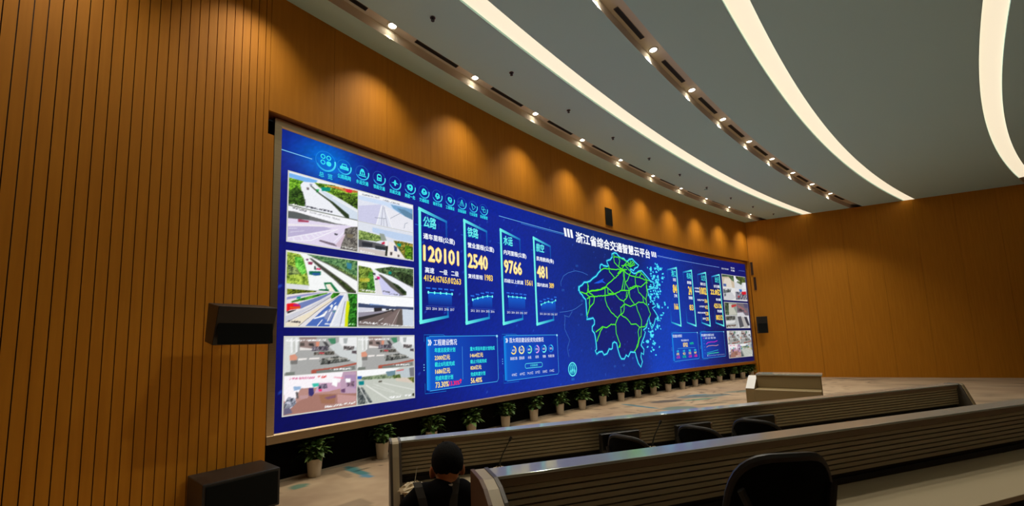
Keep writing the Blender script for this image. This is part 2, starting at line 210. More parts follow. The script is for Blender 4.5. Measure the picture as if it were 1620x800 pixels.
'b4': [('p',(250,251,253),[(-0.016,-0.039),(1.025,-0.058),(1.021,1.015),(-0.016,1.028)]),('p',(60,72,105),[(0.008,0.273),(0.26,0.306),(0.585,0.32),(0.999,0.312),(0.999,0.419),(0.536,0.412),(0.008,0.402)]),('p',(120,150,200),[(0.179,0.272),(0.422,0.292),(0.504,0.313),(0.211,0.319)]),('p',(212,212,226),[(0.008,0.41),(0.276,0.404),(0.276,0.474),(0.008,0.561)]),('p',(205,215,228),[(0.771,0.393),(0.999,0.404),(0.997,1.0),(0.794,1.003)]),('p',(110,95,92),[(0.008,0.808),(0.422,0.564),(0.715,0.383),(0.771,0.393),(0.681,1.019),(0.008,1.027)]),('p',(125,108,105),[(0.454,0.735),(0.723,0.397),(0.779,0.392),(0.648,0.99),(0.373,0.995)]),('p',(95,85,80),[(0.723,0.426),(0.779,0.422),(0.794,1.003),(0.648,1.005)]),('p',(150,145,160),[(0.008,0.561),(0.422,0.478),(0.568,0.468),(0.008,0.753)]),('p',(55,50,50),[(0.008,0.712),(0.422,0.535),(0.617,0.405),(0.601,0.451),(0.373,0.61),(0.008,0.835)]),('p',(45,42,45),[(0.268,0.404),(0.406,0.379),(0.409,0.479),(0.276,0.522)]),('p',(60,58,60),[(0.479,0.411),(0.536,0.406),(0.536,0.455),(0.479,0.46)]),('p',(50,45,50),[(0.585,0.437),(0.62,0.434),(0.617,0.493),(0.588,0.489)]),('l',(230,228,225),0.008,[(0.349,0.81),(0.43,0.721)]),('l',(215,210,205),0.006,[(0.731,0.426),(0.567,1.006)]),('p',(165,165,162),[(0.008,0.951),(0.794,0.943),(1.0,0.954),(1.0,1.015),(0.008,1.027)]),('t',(245,245,245),0.06,[(0.032,0.862),(0.551,0.919)]),('t',(235,235,235),0.04,[(0.535,0.934),(0.989,0.97)])],
'c1': [('p',(168,168,166),[(-0.018,-0.013),(1.009,-0.009),(1.013,1.021),(-0.013,1.015)]),('p',(215,218,214),[(-0.009,-0.005),(0.175,-0.004),(0.162,0.371),(0.077,0.565),(0.073,0.927),(-0.001,0.951)]),('l',(245,245,245),0.016,[(0.079,0.037),(0.084,0.4)]),('l',(245,245,245),0.014,[(0.141,0.037),(0.147,0.387)]),('l',(190,190,185),0.012,[(0.11,0.02),(0.115,0.402)]),('p',(150,130,125),[(0.184,0.004),(0.404,0.006),(0.407,0.384),(0.188,0.306)]),('p',(90,80,75),[(0.186,0.155),(0.247,0.156),(0.248,0.241),(0.187,0.239)]),('p',(60,55,55),[(0.3,0.166),(0.361,0.168),(0.38,0.263),(0.309,0.235)]),('p',(215,140,115),[(0.396,0.126),(0.449,0.127),(0.441,0.265),(0.406,0.272)]),('p',(70,70,72),[(0.492,0.128),(0.545,0.147),(0.599,0.289),(0.546,0.287)]),('p',(70,135,100),[(0.562,0.05),(0.676,0.034),(0.677,0.204),(0.616,0.202)]),('p',(205,210,210),[(0.581,0.271),(0.729,0.151),(1.001,0.196),(1.003,0.776),(0.793,0.643),(0.67,0.453)]),('p',(235,236,236),[(0.728,0.008),(1.0,0.009),(1.001,0.308),(0.792,0.335),(0.729,0.151)]),('p',(170,175,175),[(0.79,0.044),(0.86,0.036),(0.843,0.209),(0.799,0.19)]),('f',(50,50,60),(150,140,150),[(0.345,0.27),(0.563,0.253),(0.582,0.386),(0.346,0.39)]),('f',(80,75,75),(190,180,180),[(0.791,0.262),(0.966,0.288),(0.949,0.399),(0.801,0.39)]),('f',(60,60,55),(150,140,130),[(0.373,0.417),(0.661,0.408),(0.662,0.506),(0.373,0.503)]),('p',(200,70,80),[(0.443,0.421),(0.521,0.443),(0.513,0.478),(0.452,0.465)]),('p',(90,80,85),[(0.923,0.416),(0.997,0.42),(0.998,0.514),(0.924,0.49)]),('p',(230,224,220),[(0.187,0.272),(0.354,0.322),(0.354,0.356),(0.188,0.356)]),('p',(218,150,125),[(0.059,0.481),(0.128,0.452),(0.16,0.538),(0.148,0.62),(0.065,0.613)]),('p',(120,118,115),[(0.069,0.622),(0.161,0.613),(0.162,0.721),(0.075,0.721)]),('p',(246,240,235),[(0.169,0.572),(0.282,0.572),(0.283,0.615),(0.17,0.619)]),('p',(246,240,235),[(0.313,0.575),(0.453,0.574),(0.453,0.612),(0.313,0.612)]),('f',(70,75,70),(170,170,165),[(0.445,0.663),(0.514,0.6),(0.706,0.554),(0.854,0.631),(0.881,0.707),(0.707,0.743),(0.481,0.763)]),('l',(55,58,55),0.012,[(0.472,0.762),(0.707,0.734),(0.89,0.699)]),('l',(190,185,175),0.01,[(0.532,0.619),(0.855,0.64)]),('p',(40,40,40),[(0.567,0.693),(0.61,0.662),(0.603,0.767),(0.572,0.772)]),('p',(50,48,48),[(0.488,0.598),(0.518,0.609),(0.519,0.644),(0.488,0.641)]),('p',(172,86,70),[(0.342,0.902),(0.673,0.864),(0.995,0.775),(0.995,0.831),(0.673,0.909),(0.413,0.945),(0.413,1.005),(0.343,0.999)]),('p',(120,125,120),[(0.412,0.936),(0.969,0.865),(0.978,0.978),(0.413,1.005)]),('t',(245,245,245),0.05,[(0.604,0.926),(0.943,0.936)]),('p',(120,125,118),[(0.012,0.92),(0.129,0.918),(0.131,1.009),(0.013,1.002)]),('t',(250,250,250),0.05,[(0.01,0.085),(0.255,0.089)]),('t',(250,250,250),0.05,[(0.273,0.093),(0.536,0.085)])],
'c3': [('p',(185,140,130),[(-0.017,-0.027),(1.014,-0.027),(1.023,1.027),(-0.013,1.026)]),('p',(250,244,248),[(-0.007,-0.009),(0.793,-0.012),(0.849,0.081),(0.759,0.291),(0.521,0.373),(0.208,0.348),(0.173,0.496),(0.121,0.723),(0.005,0.629)]),('p',(190,158,180),[(0.793,-0.003),(0.995,0.009),(0.997,0.689),(0.762,0.591),(0.741,0.325)]),('p',(170,140,175),[(0.812,0.094),(0.987,0.105),(0.991,0.512),(0.852,0.423)]),('p',(205,165,190),[(0.446,0.251),(0.759,0.291),(0.761,0.46),(0.578,0.512),(0.394,0.507)]),('p',(166,120,108),[(0.194,0.672),(0.394,0.543),(0.997,0.65),(1.0,0.961),(0.307,0.996),(0.05,0.977),(0.103,0.787)]),('p',(160,112,86),[(0.45,0.573),(0.689,0.611),(0.673,0.865),(0.489,0.815)]),('p',(196,150,146),[(0.707,0.615),(0.997,0.727),(0.999,0.883),(0.719,0.878)]),('f',(70,80,95),(215,215,230),[(0.006,0.696),(0.054,0.539),(0.147,0.593),(0.157,0.732),(0.076,0.865),(0.004,0.964)]),('p',(105,100,125),[(0.003,0.83),(0.076,0.814),(0.114,0.96),(0.004,0.989)]),('p',(150,180,215),[(0.115,0.28),(0.208,0.296),(0.209,0.382),(0.126,0.384)]),('p',(60,190,170),[(0.354,0.252),(0.446,0.251),(0.447,0.34),(0.374,0.344)]),('p',(55,50,110),[(0.31,0.367),(0.374,0.362),(0.385,0.523),(0.358,0.588),(0.316,0.561)]),('p',(230,60,110),[(0.448,0.412),(0.489,0.429),(0.49,0.492),(0.449,0.475)]),('f',(60,55,80),(190,170,190),[(0.446,0.287),(0.557,0.289),(0.567,0.419),(0.448,0.412)]),('f',(90,70,95),(190,150,170),[(0.851,0.29),(0.971,0.295),(0.963,0.448),(0.852,0.423)]),('p',(110,75,110),[(0.761,0.497),(0.825,0.474),(0.826,0.597),(0.771,0.575)]),('p',(255,255,255),[(0.638,0.158),(0.712,0.208),(0.705,0.411),(0.631,0.34)]),('p',(255,255,255),[(0.832,0.192),(0.905,0.206),(0.906,0.32),(0.833,0.306)]),('p',(90,85,85),[(0.145,0.421),(0.177,0.445),(0.184,0.618),(0.16,0.596)]),('p',(190,150,150),[(0.192,0.534),(0.302,0.54),(0.303,0.628),(0.212,0.642)]),('p',(240,140,165),[(0.656,0.115),(0.795,0.157),(0.795,0.195),(0.656,0.133)]),('p',(130,90,110),[(0.524,0.662),(0.689,0.629),(0.69,0.703),(0.571,0.728)]),('t',(215,110,150),0.05,[(0.067,0.068),(0.389,0.09)]),('t',(225,80,80),0.06,[(0.426,0.087),(0.555,0.09)]),('t',(250,250,250),0.06,[(0.536,0.918),(0.985,0.918)])],
'c4': [('p',(196,200,190),[(-0.031,-0.046),(1.026,-0.029),(1.02,1.038),(-0.026,1.028)]),('p',(248,249,250),[(-0.014,-0.016),(0.731,0.009),(0.558,0.122),(0.333,0.177),(0.004,0.185)]),('f',(105,130,95),(170,185,150),[(0.056,0.193),(0.333,0.177),(0.593,0.188),(0.627,0.317),(0.333,0.295),(0.074,0.281)]),('p',(110,140,155),[(0.471,0.094),(0.645,0.074),(0.644,0.227),(0.506,0.235)]),('p',(190,200,205),[(0.662,0.061),(1.0,0.0),(0.998,0.387),(0.662,0.261)]),('p',(210,110,110),[(0.662,0.076),(0.801,0.05),(0.8,0.097),(0.662,0.107)]),('p',(120,120,125),[(0.905,0.034),(1.0,0.016),(0.998,0.322),(0.921,0.308)]),('f',(70,95,45),(140,160,90),[(0.593,0.219),(0.731,0.211),(0.748,0.339),(0.61,0.329)]),('f',(90,100,40),(160,160,70),[(0.869,0.346),(0.998,0.338),(0.997,0.532),(0.886,0.46)]),('p',(215,200,185),[(0.644,0.32),(0.869,0.346),(0.997,0.548),(0.661,0.415)]),('p',(0,130,135),[(0.022,0.315),(0.109,0.315),(0.109,0.43),(0.026,0.421)]),('p',(40,90,180),[(0.004,0.156),(0.074,0.167),(0.065,0.251),(0.005,0.242)]),('p',(90,85,75),[(0.347,0.357),(0.406,0.352),(0.406,0.403),(0.351,0.399)]),('f',(60,70,75),(150,155,150),[(0.002,0.468),(0.092,0.513),(0.249,0.982),(0.009,0.994)]),('l',(245,246,240),0.012,[(0.032,0.473),(0.189,1.01)]),('l',(245,246,240),0.012,[(0.144,0.451),(0.549,1.001)]),('l',(235,236,230),0.006,[(0.264,0.43),(0.626,0.746)]),('l',(240,241,236),0.008,[(0.42,0.43),(0.996,0.757)]),('l',(225,226,220),0.006,[(0.247,0.514),(0.764,0.873)]),('t',(250,250,250),0.06,[(0.523,0.909),(0.746,0.915)]),('t',(250,250,250),0.06,[(0.815,0.917),(0.935,0.918)]),('p',(60,60,45),[(0.961,0.877),(0.999,0.871),(0.998,0.967),(0.961,0.95)])],
'd1': [('p',(214,196,170),[(0,0),(1,0),(1,1),(0,1)]),('p',(70,95,70),[(0,0),(0.7,0),(0.6,0.12),(0,0.2)]),('f',(40,60,40),(110,140,100),[(0.45,0),(1,0),(1,0.5),(0.8,0.4)]),('p',(235,225,210),[(0.2,0.3),(0.7,0.25),(0.8,1),(0,1)]),('p',(70,100,170),[(0.05,0.75),(0.3,0.75),(0.3,0.95),(0.05,0.95)])],
'd2': [('p',(246,248,250),[(0,0),(1,0),(1,1),(0,1)]),('f',(40,60,30),(120,140,70),[(0.15,0),(1,0),(1,0.45),(0.6,0.5),(0.2,0.2)]),('p',(225,228,232),[(0,0.5),(0.8,0.6),(0.6,1),(0,1)]),('f',(50,70,40),(120,140,100),[(0.3,0.4),(0.7,0.5),(0.6,0.7),(0.2,0.5)])],
'd3': [('p',(240,240,240),[(0,0),(1,0),(1,1),(0,1)]),('f',(40,45,50),(130,140,140),[(0,0.15),(0.7,0.1),(0.6,0.4),(0,0.5)]),('p',(215,215,218),[(0,0.5),(0.7,0.35),(1,0.8),(0.6,1),(0,1)]),('p',(100,110,120),[(0.05,0.55),(0.2,0.5),(0.2,0.7),(0.05,0.75)]),('t',(250,250,250),0.07,[(0.1,0.2),(0.8,0.16)])],
'd4': [('p',(236,234,238),[(0,0),(1,0),(1,1),(0,1)]),('f',(60,70,90),(200,190,200),[(0,0.3),(1,0.2),(1,0.9),(0,0.95)]),('p',(225,30,50),[(0.55,0.25),(0.95,0.2),(0.95,0.45),(0.6,0.5)]),('p',(60,120,200),[(0.35,0.05),(0.6,0.05),(0.6,0.25),(0.4,0.25)]),('p',(200,70,80),[(0.2,0.6),(0.35,0.6),(0.35,0.75),(0.2,0.75)])],
'e1': [('p',(150,160,148),[(0,0),(1,0),(1,1),(0,1)]),('p',(205,205,190),[(0.3,0.1),(0.6,0.1),(1,0.95),(0.2,1)]),('f',(40,60,40),(110,130,100),[(0,0),(0.35,0.05),(0.3,1),(0,1)]),('p',(200,60,60),[(0.55,0.2),(1,0.1),(1,0.25),(0.6,0.4)])],
'e2': [('p',(120,110,120),[(0,0),(1,0),(1,1),(0,1)]),('p',(165,110,115),[(0.05,0.1),(0.6,0.4),(0.9,0.75),(0.3,0.7)]),('p',(90,85,120),[(0.6,0),(1,0),(1,0.4),(0.7,0.35)]),('p',(220,220,225),[(0,0.8),(0.5,0.75),(0.7,1),(0,1)]),('f',(40,40,45),(150,140,150),[(0.1,0.35),(0.7,0.6),(0.6,0.75),(0.1,0.6)])],
'e3': [('p',(190,192,190),[(0,0),(1,0),(1,1),(0,1)]),('f',(40,45,45),(140,140,130),[(0,0.1),(0.8,0.05),(0.8,0.35),(0,0.4)]),('p',(230,230,228),[(0,0.45),(0.8,0.4),(0.7,0.6),(0,0.7)]),('p',(90,70,55),[(0,0.8),(0.8,0.75),(0.8,0.9),(0,0.95)]),('t',(250,250,250),0.07,[(0.1,0.9),(0.9,0.86)])],
'e4': [('p',(225,226,228),[(0,0),(1,0),(1,1),(0,1)]),('p',(90,90,95),[(0,0.1),(0.3,0.05),(0.5,0.9),(0.1,1)]),('p',(60,60,70),[(0.55,0.1),(0.8,0.1),(1,0.8),(0.8,0.85)]),('p',(190,185,180),[(0.3,0.1),(0.5,0.1),(0.9,1),(0.5,1)])],
}
OUTLINE = [(7.91,2.574),(7.959,2.703),(8.097,2.759),(8.201,2.848),(8.339,2.859),(8.501,2.907),(8.651,3.003),(8.843,3.092),(8.957,3.199),(9.091,3.285),(9.056,3.356),(9.088,3.457),(9.175,3.486),(9.256,3.45),(9.449,3.446),(9.54,3.48),(9.481,3.537),(9.446,3.621),(9.559,3.659),(9.65,3.682),(9.772,3.786),(9.76,3.875),(9.901,3.936),(10.036,3.935),(10.142,3.856),(10.274,3.806),(10.462,3.814),(10.57,3.733),(10.693,3.76),(10.772,3.823),(10.971,3.858),(11.085,3.789),(11.201,3.733),(11.344,3.679),(11.259,3.602),(11.078,3.543),(10.994,3.453),(10.853,3.494),(10.781,3.501),(10.865,3.401),(11.006,3.36),(11.157,3.387),(11.317,3.47),(11.523,3.502),(11.665,3.418),(11.808,3.332),(11.952,3.245),(12.046,3.167),(12.256,3.154),(12.294,3.043),(12.09,2.916),(11.795,2.856),(11.875,2.679),(11.957,2.516),(12.152,2.412),(12.27,2.304),(12.031,2.218),(12.166,2.132),(12.306,1.996),(12.516,1.773),(12.19,1.854),(12.073,1.658),(11.893,1.492),(11.816,1.684),(11.769,1.902),(11.644,1.737),(11.567,1.547),(11.353,1.453),(11.47,1.386),(11.373,1.226),(11.228,1.07),(11.137,0.941),(11.133,0.959),(11.304,0.809),(11.254,0.638),(11.126,0.7),(11.081,0.559),(11.153,0.413),(11.038,0.234),(10.896,0.37),(10.793,0.6),(10.757,0.729),(10.474,0.753),(10.328,0.607),(10.209,0.667),(10.094,0.55),(9.922,0.558),(9.837,0.67),(9.762,0.861),(9.711,1.05),(9.595,1.093),(9.495,1.055),(9.454,0.897),(9.381,0.873),(9.289,0.889),(9.158,0.751),(8.994,0.719),(8.914,0.824),(8.757,0.817),(8.618,0.76),(8.563,0.862),(8.632,0.898),(8.626,1.05),(8.602,1.253),(8.57,1.368),(8.468,1.444),(8.479,1.558),(8.596,1.636),(8.607,1.738),(8.548,1.814),(8.393,1.786),(8.221,1.77),(8.27,1.847),(8.244,1.859),(8.24,2.019),(8.238,2.203),(8.231,2.341),(8.122,2.404),(8.071,2.47),(7.962,2.532),(7.933,2.621),(7.93,2.712)]
ROADS = [[(9.091,3.285),(9.269,3.365),(9.529,3.378),(9.884,3.388),(10.301,3.441)],[(9.54,3.48),(9.562,3.281),(9.706,3.193),(9.81,3.125)],[(10.3,3.428),(10.046,3.223),(9.807,3.1),(9.387,2.866),(9.293,2.785)],[(9.293,2.785),(8.945,2.677),(8.534,2.626),(8.411,2.583)],[(8.339,2.859),(8.395,2.746),(8.332,2.578)],[(9.852,3.899),(9.865,3.617),(10.079,3.51),(10.301,3.441)],[(9.838,3.781),(10.115,3.827),(10.193,3.705),(10.102,3.513)],[(10.137,3.816),(10.388,3.779),(10.617,3.725),(10.801,3.664),(10.962,3.79),(11.094,3.667),(10.84,3.587),(10.659,3.676)],[(10.617,3.725),(10.356,3.512),(10.301,3.441),(10.584,3.455)],[(10.343,3.406),(10.369,3.146),(10.287,2.931),(10.17,2.717)],[(10.343,3.406),(10.706,3.28),(11.042,3.255),(11.339,3.252),(11.687,3.196),(11.997,3.192)],[(10.706,3.28),(10.59,3.111),(10.438,3.02),(10.561,2.872),(10.641,2.745)],[(10.203,3.392),(10.006,3.271),(10.194,3.313),(10.343,3.406)],[(11.042,3.255),(11.057,2.986),(11.192,2.887)],[(11.157,3.387),(11.415,3.451),(11.606,3.357),(11.791,3.204)],[(11.052,2.945),(11.397,2.927),(11.672,3.084),(11.783,3.148)],[(10.65,2.825),(11.052,2.945)],[(11.757,3.146),(11.734,2.783)],[(10.505,3.58),(10.816,3.397),(10.706,3.28)],[(10.268,3.556),(10.604,3.617),(10.837,3.56)],[(10.166,3.467),(10.482,3.393)],[(11.746,3.257),(11.828,3.095),(11.675,3.112)],[(10.408,3.359),(10.411,2.992),(10.333,2.727)],[(11.206,3.377),(11.095,3.286)],[(11.339,3.252),(11.459,3.4)],[(10.818,3.801),(10.843,3.615),(11.055,3.745)],[(7.982,2.545),(8.248,2.515),(8.411,2.583),(8.86,2.647),(9.334,2.776)],[(8.248,2.515),(8.416,2.431),(9.178,2.509),(9.75,2.59),(10.172,2.73),(10.642,2.759),(11.1,2.935)],[(9.271,2.784),(9.229,2.389),(9.315,2.198),(9.51,2.008),(9.843,1.842)],[(9.398,2.768),(9.401,2.595),(9.751,2.603)],[(9.336,2.788),(9.542,2.703),(9.75,2.59)],[(9.796,2.605),(10.003,2.452),(10.269,2.387),(10.472,2.526),(10.641,2.745)],[(10.269,2.387),(10.303,2.286),(10.061,2.175),(10.06,1.972),(9.865,1.843),(9.709,1.642),(9.719,1.347),(9.81,1.173),(9.904,1.024),(9.801,0.904)],[(10.303,2.286),(10.23,2.053),(10.057,1.947)],[(10.305,2.299),(10.625,2.233),(10.921,2.297),(11.179,2.4),(11.479,2.399),(11.718,2.285),(11.888,2.015),(11.765,1.875)],[(10.494,2.71),(10.425,2.524)],[(10.641,2.745),(10.639,2.535),(10.898,2.309)],[(10.057,1.947),(10.431,1.801),(10.6,1.649),(10.936,1.651),(11.118,1.546),(11.47,1.574),(11.644,1.737)],[(10.993,2.286),(11.131,2.024),(11.273,1.787),(11.216,1.546)],[(11.125,2.936),(11.221,2.726),(11.455,2.603),(11.671,2.503),(11.67,2.311)],[(11.764,3.007),(11.786,2.786),(11.649,2.53),(11.678,2.366)],[(11.455,2.603),(11.479,2.399)],[(8.292,2.367),(8.435,2.421)],[(8.424,2.397),(8.383,2.093),(8.244,1.859)],[(8.678,2.457),(8.618,2.265),(8.405,2.117)],[(8.391,2.582),(8.678,2.457)],[(8.372,2.791),(8.391,2.582)],[(9.706,1.618),(9.469,1.64),(9.201,1.53),(8.996,1.565),(8.632,1.401)],[(9.014,1.542),(8.855,1.4),(8.665,1.123)],[(11.118,1.546),(11.0,1.389),(11.018,1.153),(10.836,0.872)],[(11.213,1.52),(11.178,1.256),(11.042,1.152)],[(10.287,2.931),(10.172,2.73),(10.406,2.757)],[(10.682,0.76),(10.942,0.936),(11.052,1.163)],[(9.865,0.911),(9.905,1.046)]]
ISLANDS = [(12.134,3.615),(12.436,3.672),(12.636,3.749),(12.793,3.691),(12.499,3.547),(12.11,3.442),(12.342,3.39),(12.554,3.363),(12.881,3.345),(12.218,3.265),(12.473,3.17),(12.652,3.095),(12.336,2.96),(12.019,2.968),(12.28,3.327),(12.595,3.265),(12.174,2.949),(12.452,3.024),(12.037,2.716),(12.23,2.585),(12.503,2.626),(12.454,2.282),(12.672,2.85),(12.934,2.384),(12.656,1.988),(12.344,1.884),(11.801,1.384),(11.885,1.247),(12.3,1.575),(11.551,1.05),(12.007,0.999),(11.842,1.684),(11.968,2.6),(12.081,2.466),(12.411,2.736),(11.914,0.774),(11.615,1.064),(12.06,0.995),(11.871,1.283)]
LAKE = [(8.676,2.85),(8.888,2.926),(9.236,3.052),(9.164,2.972),(9.346,2.888),(9.137,2.921),(8.923,2.868)]
FAINT = [[(7.114,2.761),(7.251,2.948),(7.473,3.058),(7.811,3.147),(8.151,3.134),(8.418,3.077)],[(7.123,2.653),(7.114,2.761)],[(6.998,1.937),(7.312,1.968),(7.565,2.009),(7.753,2.071),(8.067,2.218)],[(7.2,1.878),(7.228,1.793),(7.186,1.493),(7.294,1.321),(7.389,1.191),(7.287,1.023)],[(7.198,1.857),(7.406,1.818),(7.563,1.976)],[(7.328,1.081),(7.261,0.966),(7.318,0.731)]]
CAMROT = [[0.99943,0.033748,-0.0],[0.003721,-0.110196,-0.993903],[-0.033543,0.993337,-0.110259]]
FPX = 650.977
W1, W2 = 280., 420.
SPK_L = (-.655, .5, 2.255, math.radians(10), 0)
SUBW = (-.60, .47, 0, 0, 0)
CHAIRS = [(1.735, 2.60, 0, math.radians(-72), (1., 1.2), 'black office chair at the far console, leftmost of the three empty ones'),
          (2.385, 2.62, 0, math.radians(-72), (1., 1.2), 'black office chair at the far console, middle of the three empty ones'),
          (2.96, 2.62, 0, math.radians(-68), (1., 1.2), 'black office chair at the far console, rightmost of the three empty ones'),
          (1.385, 1.12, .15, math.radians(-14), (1., 1.31), 'black office chair in the foreground at the near console'),
          (.37, 2.0, 0, 0, (.95, .74), 'black office chair under the seated person in black'),
          ]
PERS = (.375, 2.30)

# ---------------------------------------------------------------- the LED wall: what it shows, in wall metres (s, z above its lower edge)
def base_rgb(s, z):
    """background blue of the display at s (m from its left end), z (m above its lower edge); arrays, 0..255"""
    s = np.asarray(s, float); z = np.asarray(z, float)
    def ip(pts): return np.stack([np.interp(s, [p[0] for p in pts], [p[1][k] for p in pts]) for k in range(3)], -1)
    top = ip([(0, (34, 32, 138)), (1.5, (30, 30, 140)), (2.6, (22, 34, 158)), (5, (16, 40, 165)), (7, (18, 42, 150)), (8.6, (17, 38, 120)), (11.5, (14, 34, 122)), (12.4, (10, 48, 175)), (14, (10, 50, 160)), (16, (14, 34, 125)), (19.9, (18, 20, 120))])
    mid = ip([(0, (14, 16, 112)), (2.5, (10, 22, 128)), (4, (10, 34, 150)), (6, (12, 46, 165)), (8, (18, 46, 140)), (10, (18, 34, 118)), (12, (8, 60, 175)), (13.2, (8, 66, 190)), (15, (10, 48, 155)), (17, (12, 24, 104)), (19.9, (12, 16, 90))])
    bot = ip([(0, (4, 8, 88)), (2.4, (4, 14, 112)), (4, (4, 32, 150)), (6.5, (6, 50, 175)), (8.5, (12, 56, 168)), (11, (18, 50, 150)), (12, (6, 70, 200)), (14, (8, 66, 195)), (16, (10, 40, 140)), (17.5, (12, 22, 96)), (19.9, (12, 14, 84))])
    for q in (top, mid, bot): q *= np.array([.62, .88, .92])
    t = np.clip(z / 4.5, 0, 1)[..., None]
    c = np.where(t > .5, mid + (top - mid) * (t - .5) * 2, bot + (mid - bot) * t * 2)
    g = np.exp(-(((s - .72) / .55) ** 2 + ((z - 4.2) / .42) ** 2))[..., None]
    c = c + (np.array([0, 125, 230]) - c) * g * .85
    g2 = np.exp(-(((s - 4.5) / 2.4) ** 2 + ((z - .8) / .8) ** 2))[..., None]
    c = c + (np.array([0, 60, 185]) - c) * g2 * .35
    g3 = (np.exp(-(((s - 9.3) / 1.9) ** 2 + ((z - 4.35) / .35) ** 2)))[..., None]
    c = c + (np.array([10, 52, 130]) - c) * g3 * .35
    return c
def blin(c):
    c = np.asarray(c, float) / 255
    return np.where(c <= .04045, c / 12.92, ((c + .055) / 1.055) ** 2.4)

screen = tag(empty('led_screen', P3(SW / 2, 0, SB)), 'giant curved LED video wall with blue dashboard, camera feeds and province map', 'screen')
bpy.context.view_layer.update()
INV = screen.matrix_world.inverted()
def SPt(s, z, lay): return INV @ P3(s, .004 * lay, SB + z)

class Draw:
    """flat graphics on the display; colours 0..255"""
    def __init__(d): d.v = []; d.f = []; d.c = []
    def _a(d, pts, cols, fs, lay):
        b = len(d.v); d.v += [SPt(p[0], p[1], lay) for p in pts]; d.f += [tuple(i + b for i in f) for f in fs]
        if isinstance(cols[0], (int, float)): cols = [cols] * len(pts)
        d.c += [tuple(blin(c)) for c in cols]
    def rect(d, s0, z0, s1, z1, c0, lay, c1=None, vert=False):
        n = max(1, int(math.ceil(abs(s1 - s0) / .4))); n = max(n, 4) if c1 is not None else n
        pts = []; cols = []
        for i in range(n + 1):
            t = i / n
            for k, z in enumerate((z0, z1)):
                pts.append((s0 + (s1 - s0) * t, z)); u = k if vert else t
                cols.append(tuple(a + (b - a) * u for a, b in zip(c0, c1)) if c1 is not None else c0)
        d._a(pts, cols, [(2 * i, 2 * i + 2, 2 * i + 3, 2 * i + 1) for i in range(n)], lay)
    def poly(d, pts, c, lay):
        t = tessellate_polygon([[Vector((p[0], p[1], 0)) for p in pts]])
        d._a(pts, c, [tuple(x) for x in t], lay)
    def line(d, pts, w, c, lay, c1=None):
        out = []; L = 0
        for i in range(len(pts) - 1):
            a, b = Vector(pts[i]), Vector(pts[i + 1]); n = max(1, int((b - a).length / .4))
            for k in range(n): out.append(a + (b - a) * k / n)
        out.append(Vector(pts[-1])); k = len(out); vs = []; cols = []
        for i, p in enumerate(out):
            t = out[min(i + 1, k - 1)] - out[max(i - 1, 0)]
            if t.length < 1e-9: t = Vector((1, 0))
            t.normalize(); nrm = Vector((-t.y, t.x)) * w / 2
            vs += [p + nrm, p - nrm]; cc = c if c1 is None else tuple(x + (y - x) * i / (k - 1) for x, y in zip(c, c1)); cols += [cc, cc]
        d._a([tuple(v) for v in vs], cols, [(2 * i, 2 * i + 1, 2 * i + 3, 2 * i + 2) for i in range(k - 1)], lay)
    def ring(d, cx, cz, r0, r1, c, lay, a0=0, a1=2 * PI, n=28, c1=None):
        vs = []; cols = []
        for i in range(n + 1):
            a = a0 + (a1 - a0) * i / n
            cc = c if c1 is None else tuple(x + (y - x) * i / n for x, y in zip(c, c1))
            for r in (r0, r1): vs.append((cx + r * cos(a), cz + r * sin(a))); cols.append(cc)
        d._a(vs, cols, [(2 * i, 2 * i + 1, 2 * i + 3, 2 * i + 2) for i in range(n)], lay)
    def disc(d, cx, cz, r, c, lay, c_edge=None, n=24):
        rx, rz = r if isinstance(r, tuple) else (r, r)
        vs = [(cx, cz)] + [(cx + rx * cos(2 * PI * i / n), cz + rz * sin(2 * PI * i / n)) for i in range(n)]
        d._a(vs, [c] + [c_edge or c] * n, [(0, 1 + i, 1 + (i + 1) % n) for i in range(n)], lay)
    def text(d, s, s0, z0, s1, z1, c, lay, bold=.0, c1=None):
        # heavier strokes: the plain outline laid down a few times, slightly shifted
        k = bold * .6 * (z1 - z0); v, f = glyphs(s, 0.)
        for dx, dz in ([(-k, 0), (k, 0), (0, -k), (0, k)] if bold > .004 else [(0, 0)]):
            d._a([(s0 + (s1 - s0) * x + dx, z0 + (z1 - z0) * y + dz) for x, y in v], c, f, lay)
    def build(d, name, parent=None, m='detail'):
        me = bpy.data.meshes.new(name); me.from_pydata([tuple(v) for v in d.v], [], d.f); me.materials.append(M[m])
        ca = me.color_attributes.new('Col', 'FLOAT_COLOR', 'POINT')
        ca.data.foreach_set('color', np.array([tuple(c) + (1,) for c in d.c], dtype=np.float32).ravel())
        o = bpy.data.objects.new(name, me); COL.objects.link(o); o.parent = parent or screen
        return o
_gc = {}
def glyphs(s, bold):
    k = (s, bold)
    if k not in _gc:
        c = bpy.data.curves.new('lettering', 'FONT'); c.body = s; c.resolution_u = 2; c.offset = bold; c.fill_mode = 'FRONT'
        o = bpy.data.objects.new('lettering', c); COL.objects.link(o)
        me = bpy.data.meshes.new_from_object(o.evaluated_get(bpy.context.evaluated_depsgraph_get()))
        v = np.array([tuple(x.co)[:2] for x in me.vertices]); lo = v.min(0); hi = v.max(0); v = (v - lo) / np.maximum(hi - lo, 1e-6)
        _gc[k] = ([tuple(x) for x in v], [tuple(p.vertices) for p in me.polygons])
        bpy.data.objects.remove(o); bpy.data.curves.remove(c); bpy.data.meshes.remove(me)
    return _gc[k]

CYAN = (70, 240, 240); TEAL = (60, 215, 225); WHITE = (232, 240, 252); GOLD = (255, 226, 128); AMBER = (255, 216, 90); SKY = (90, 190, 245)

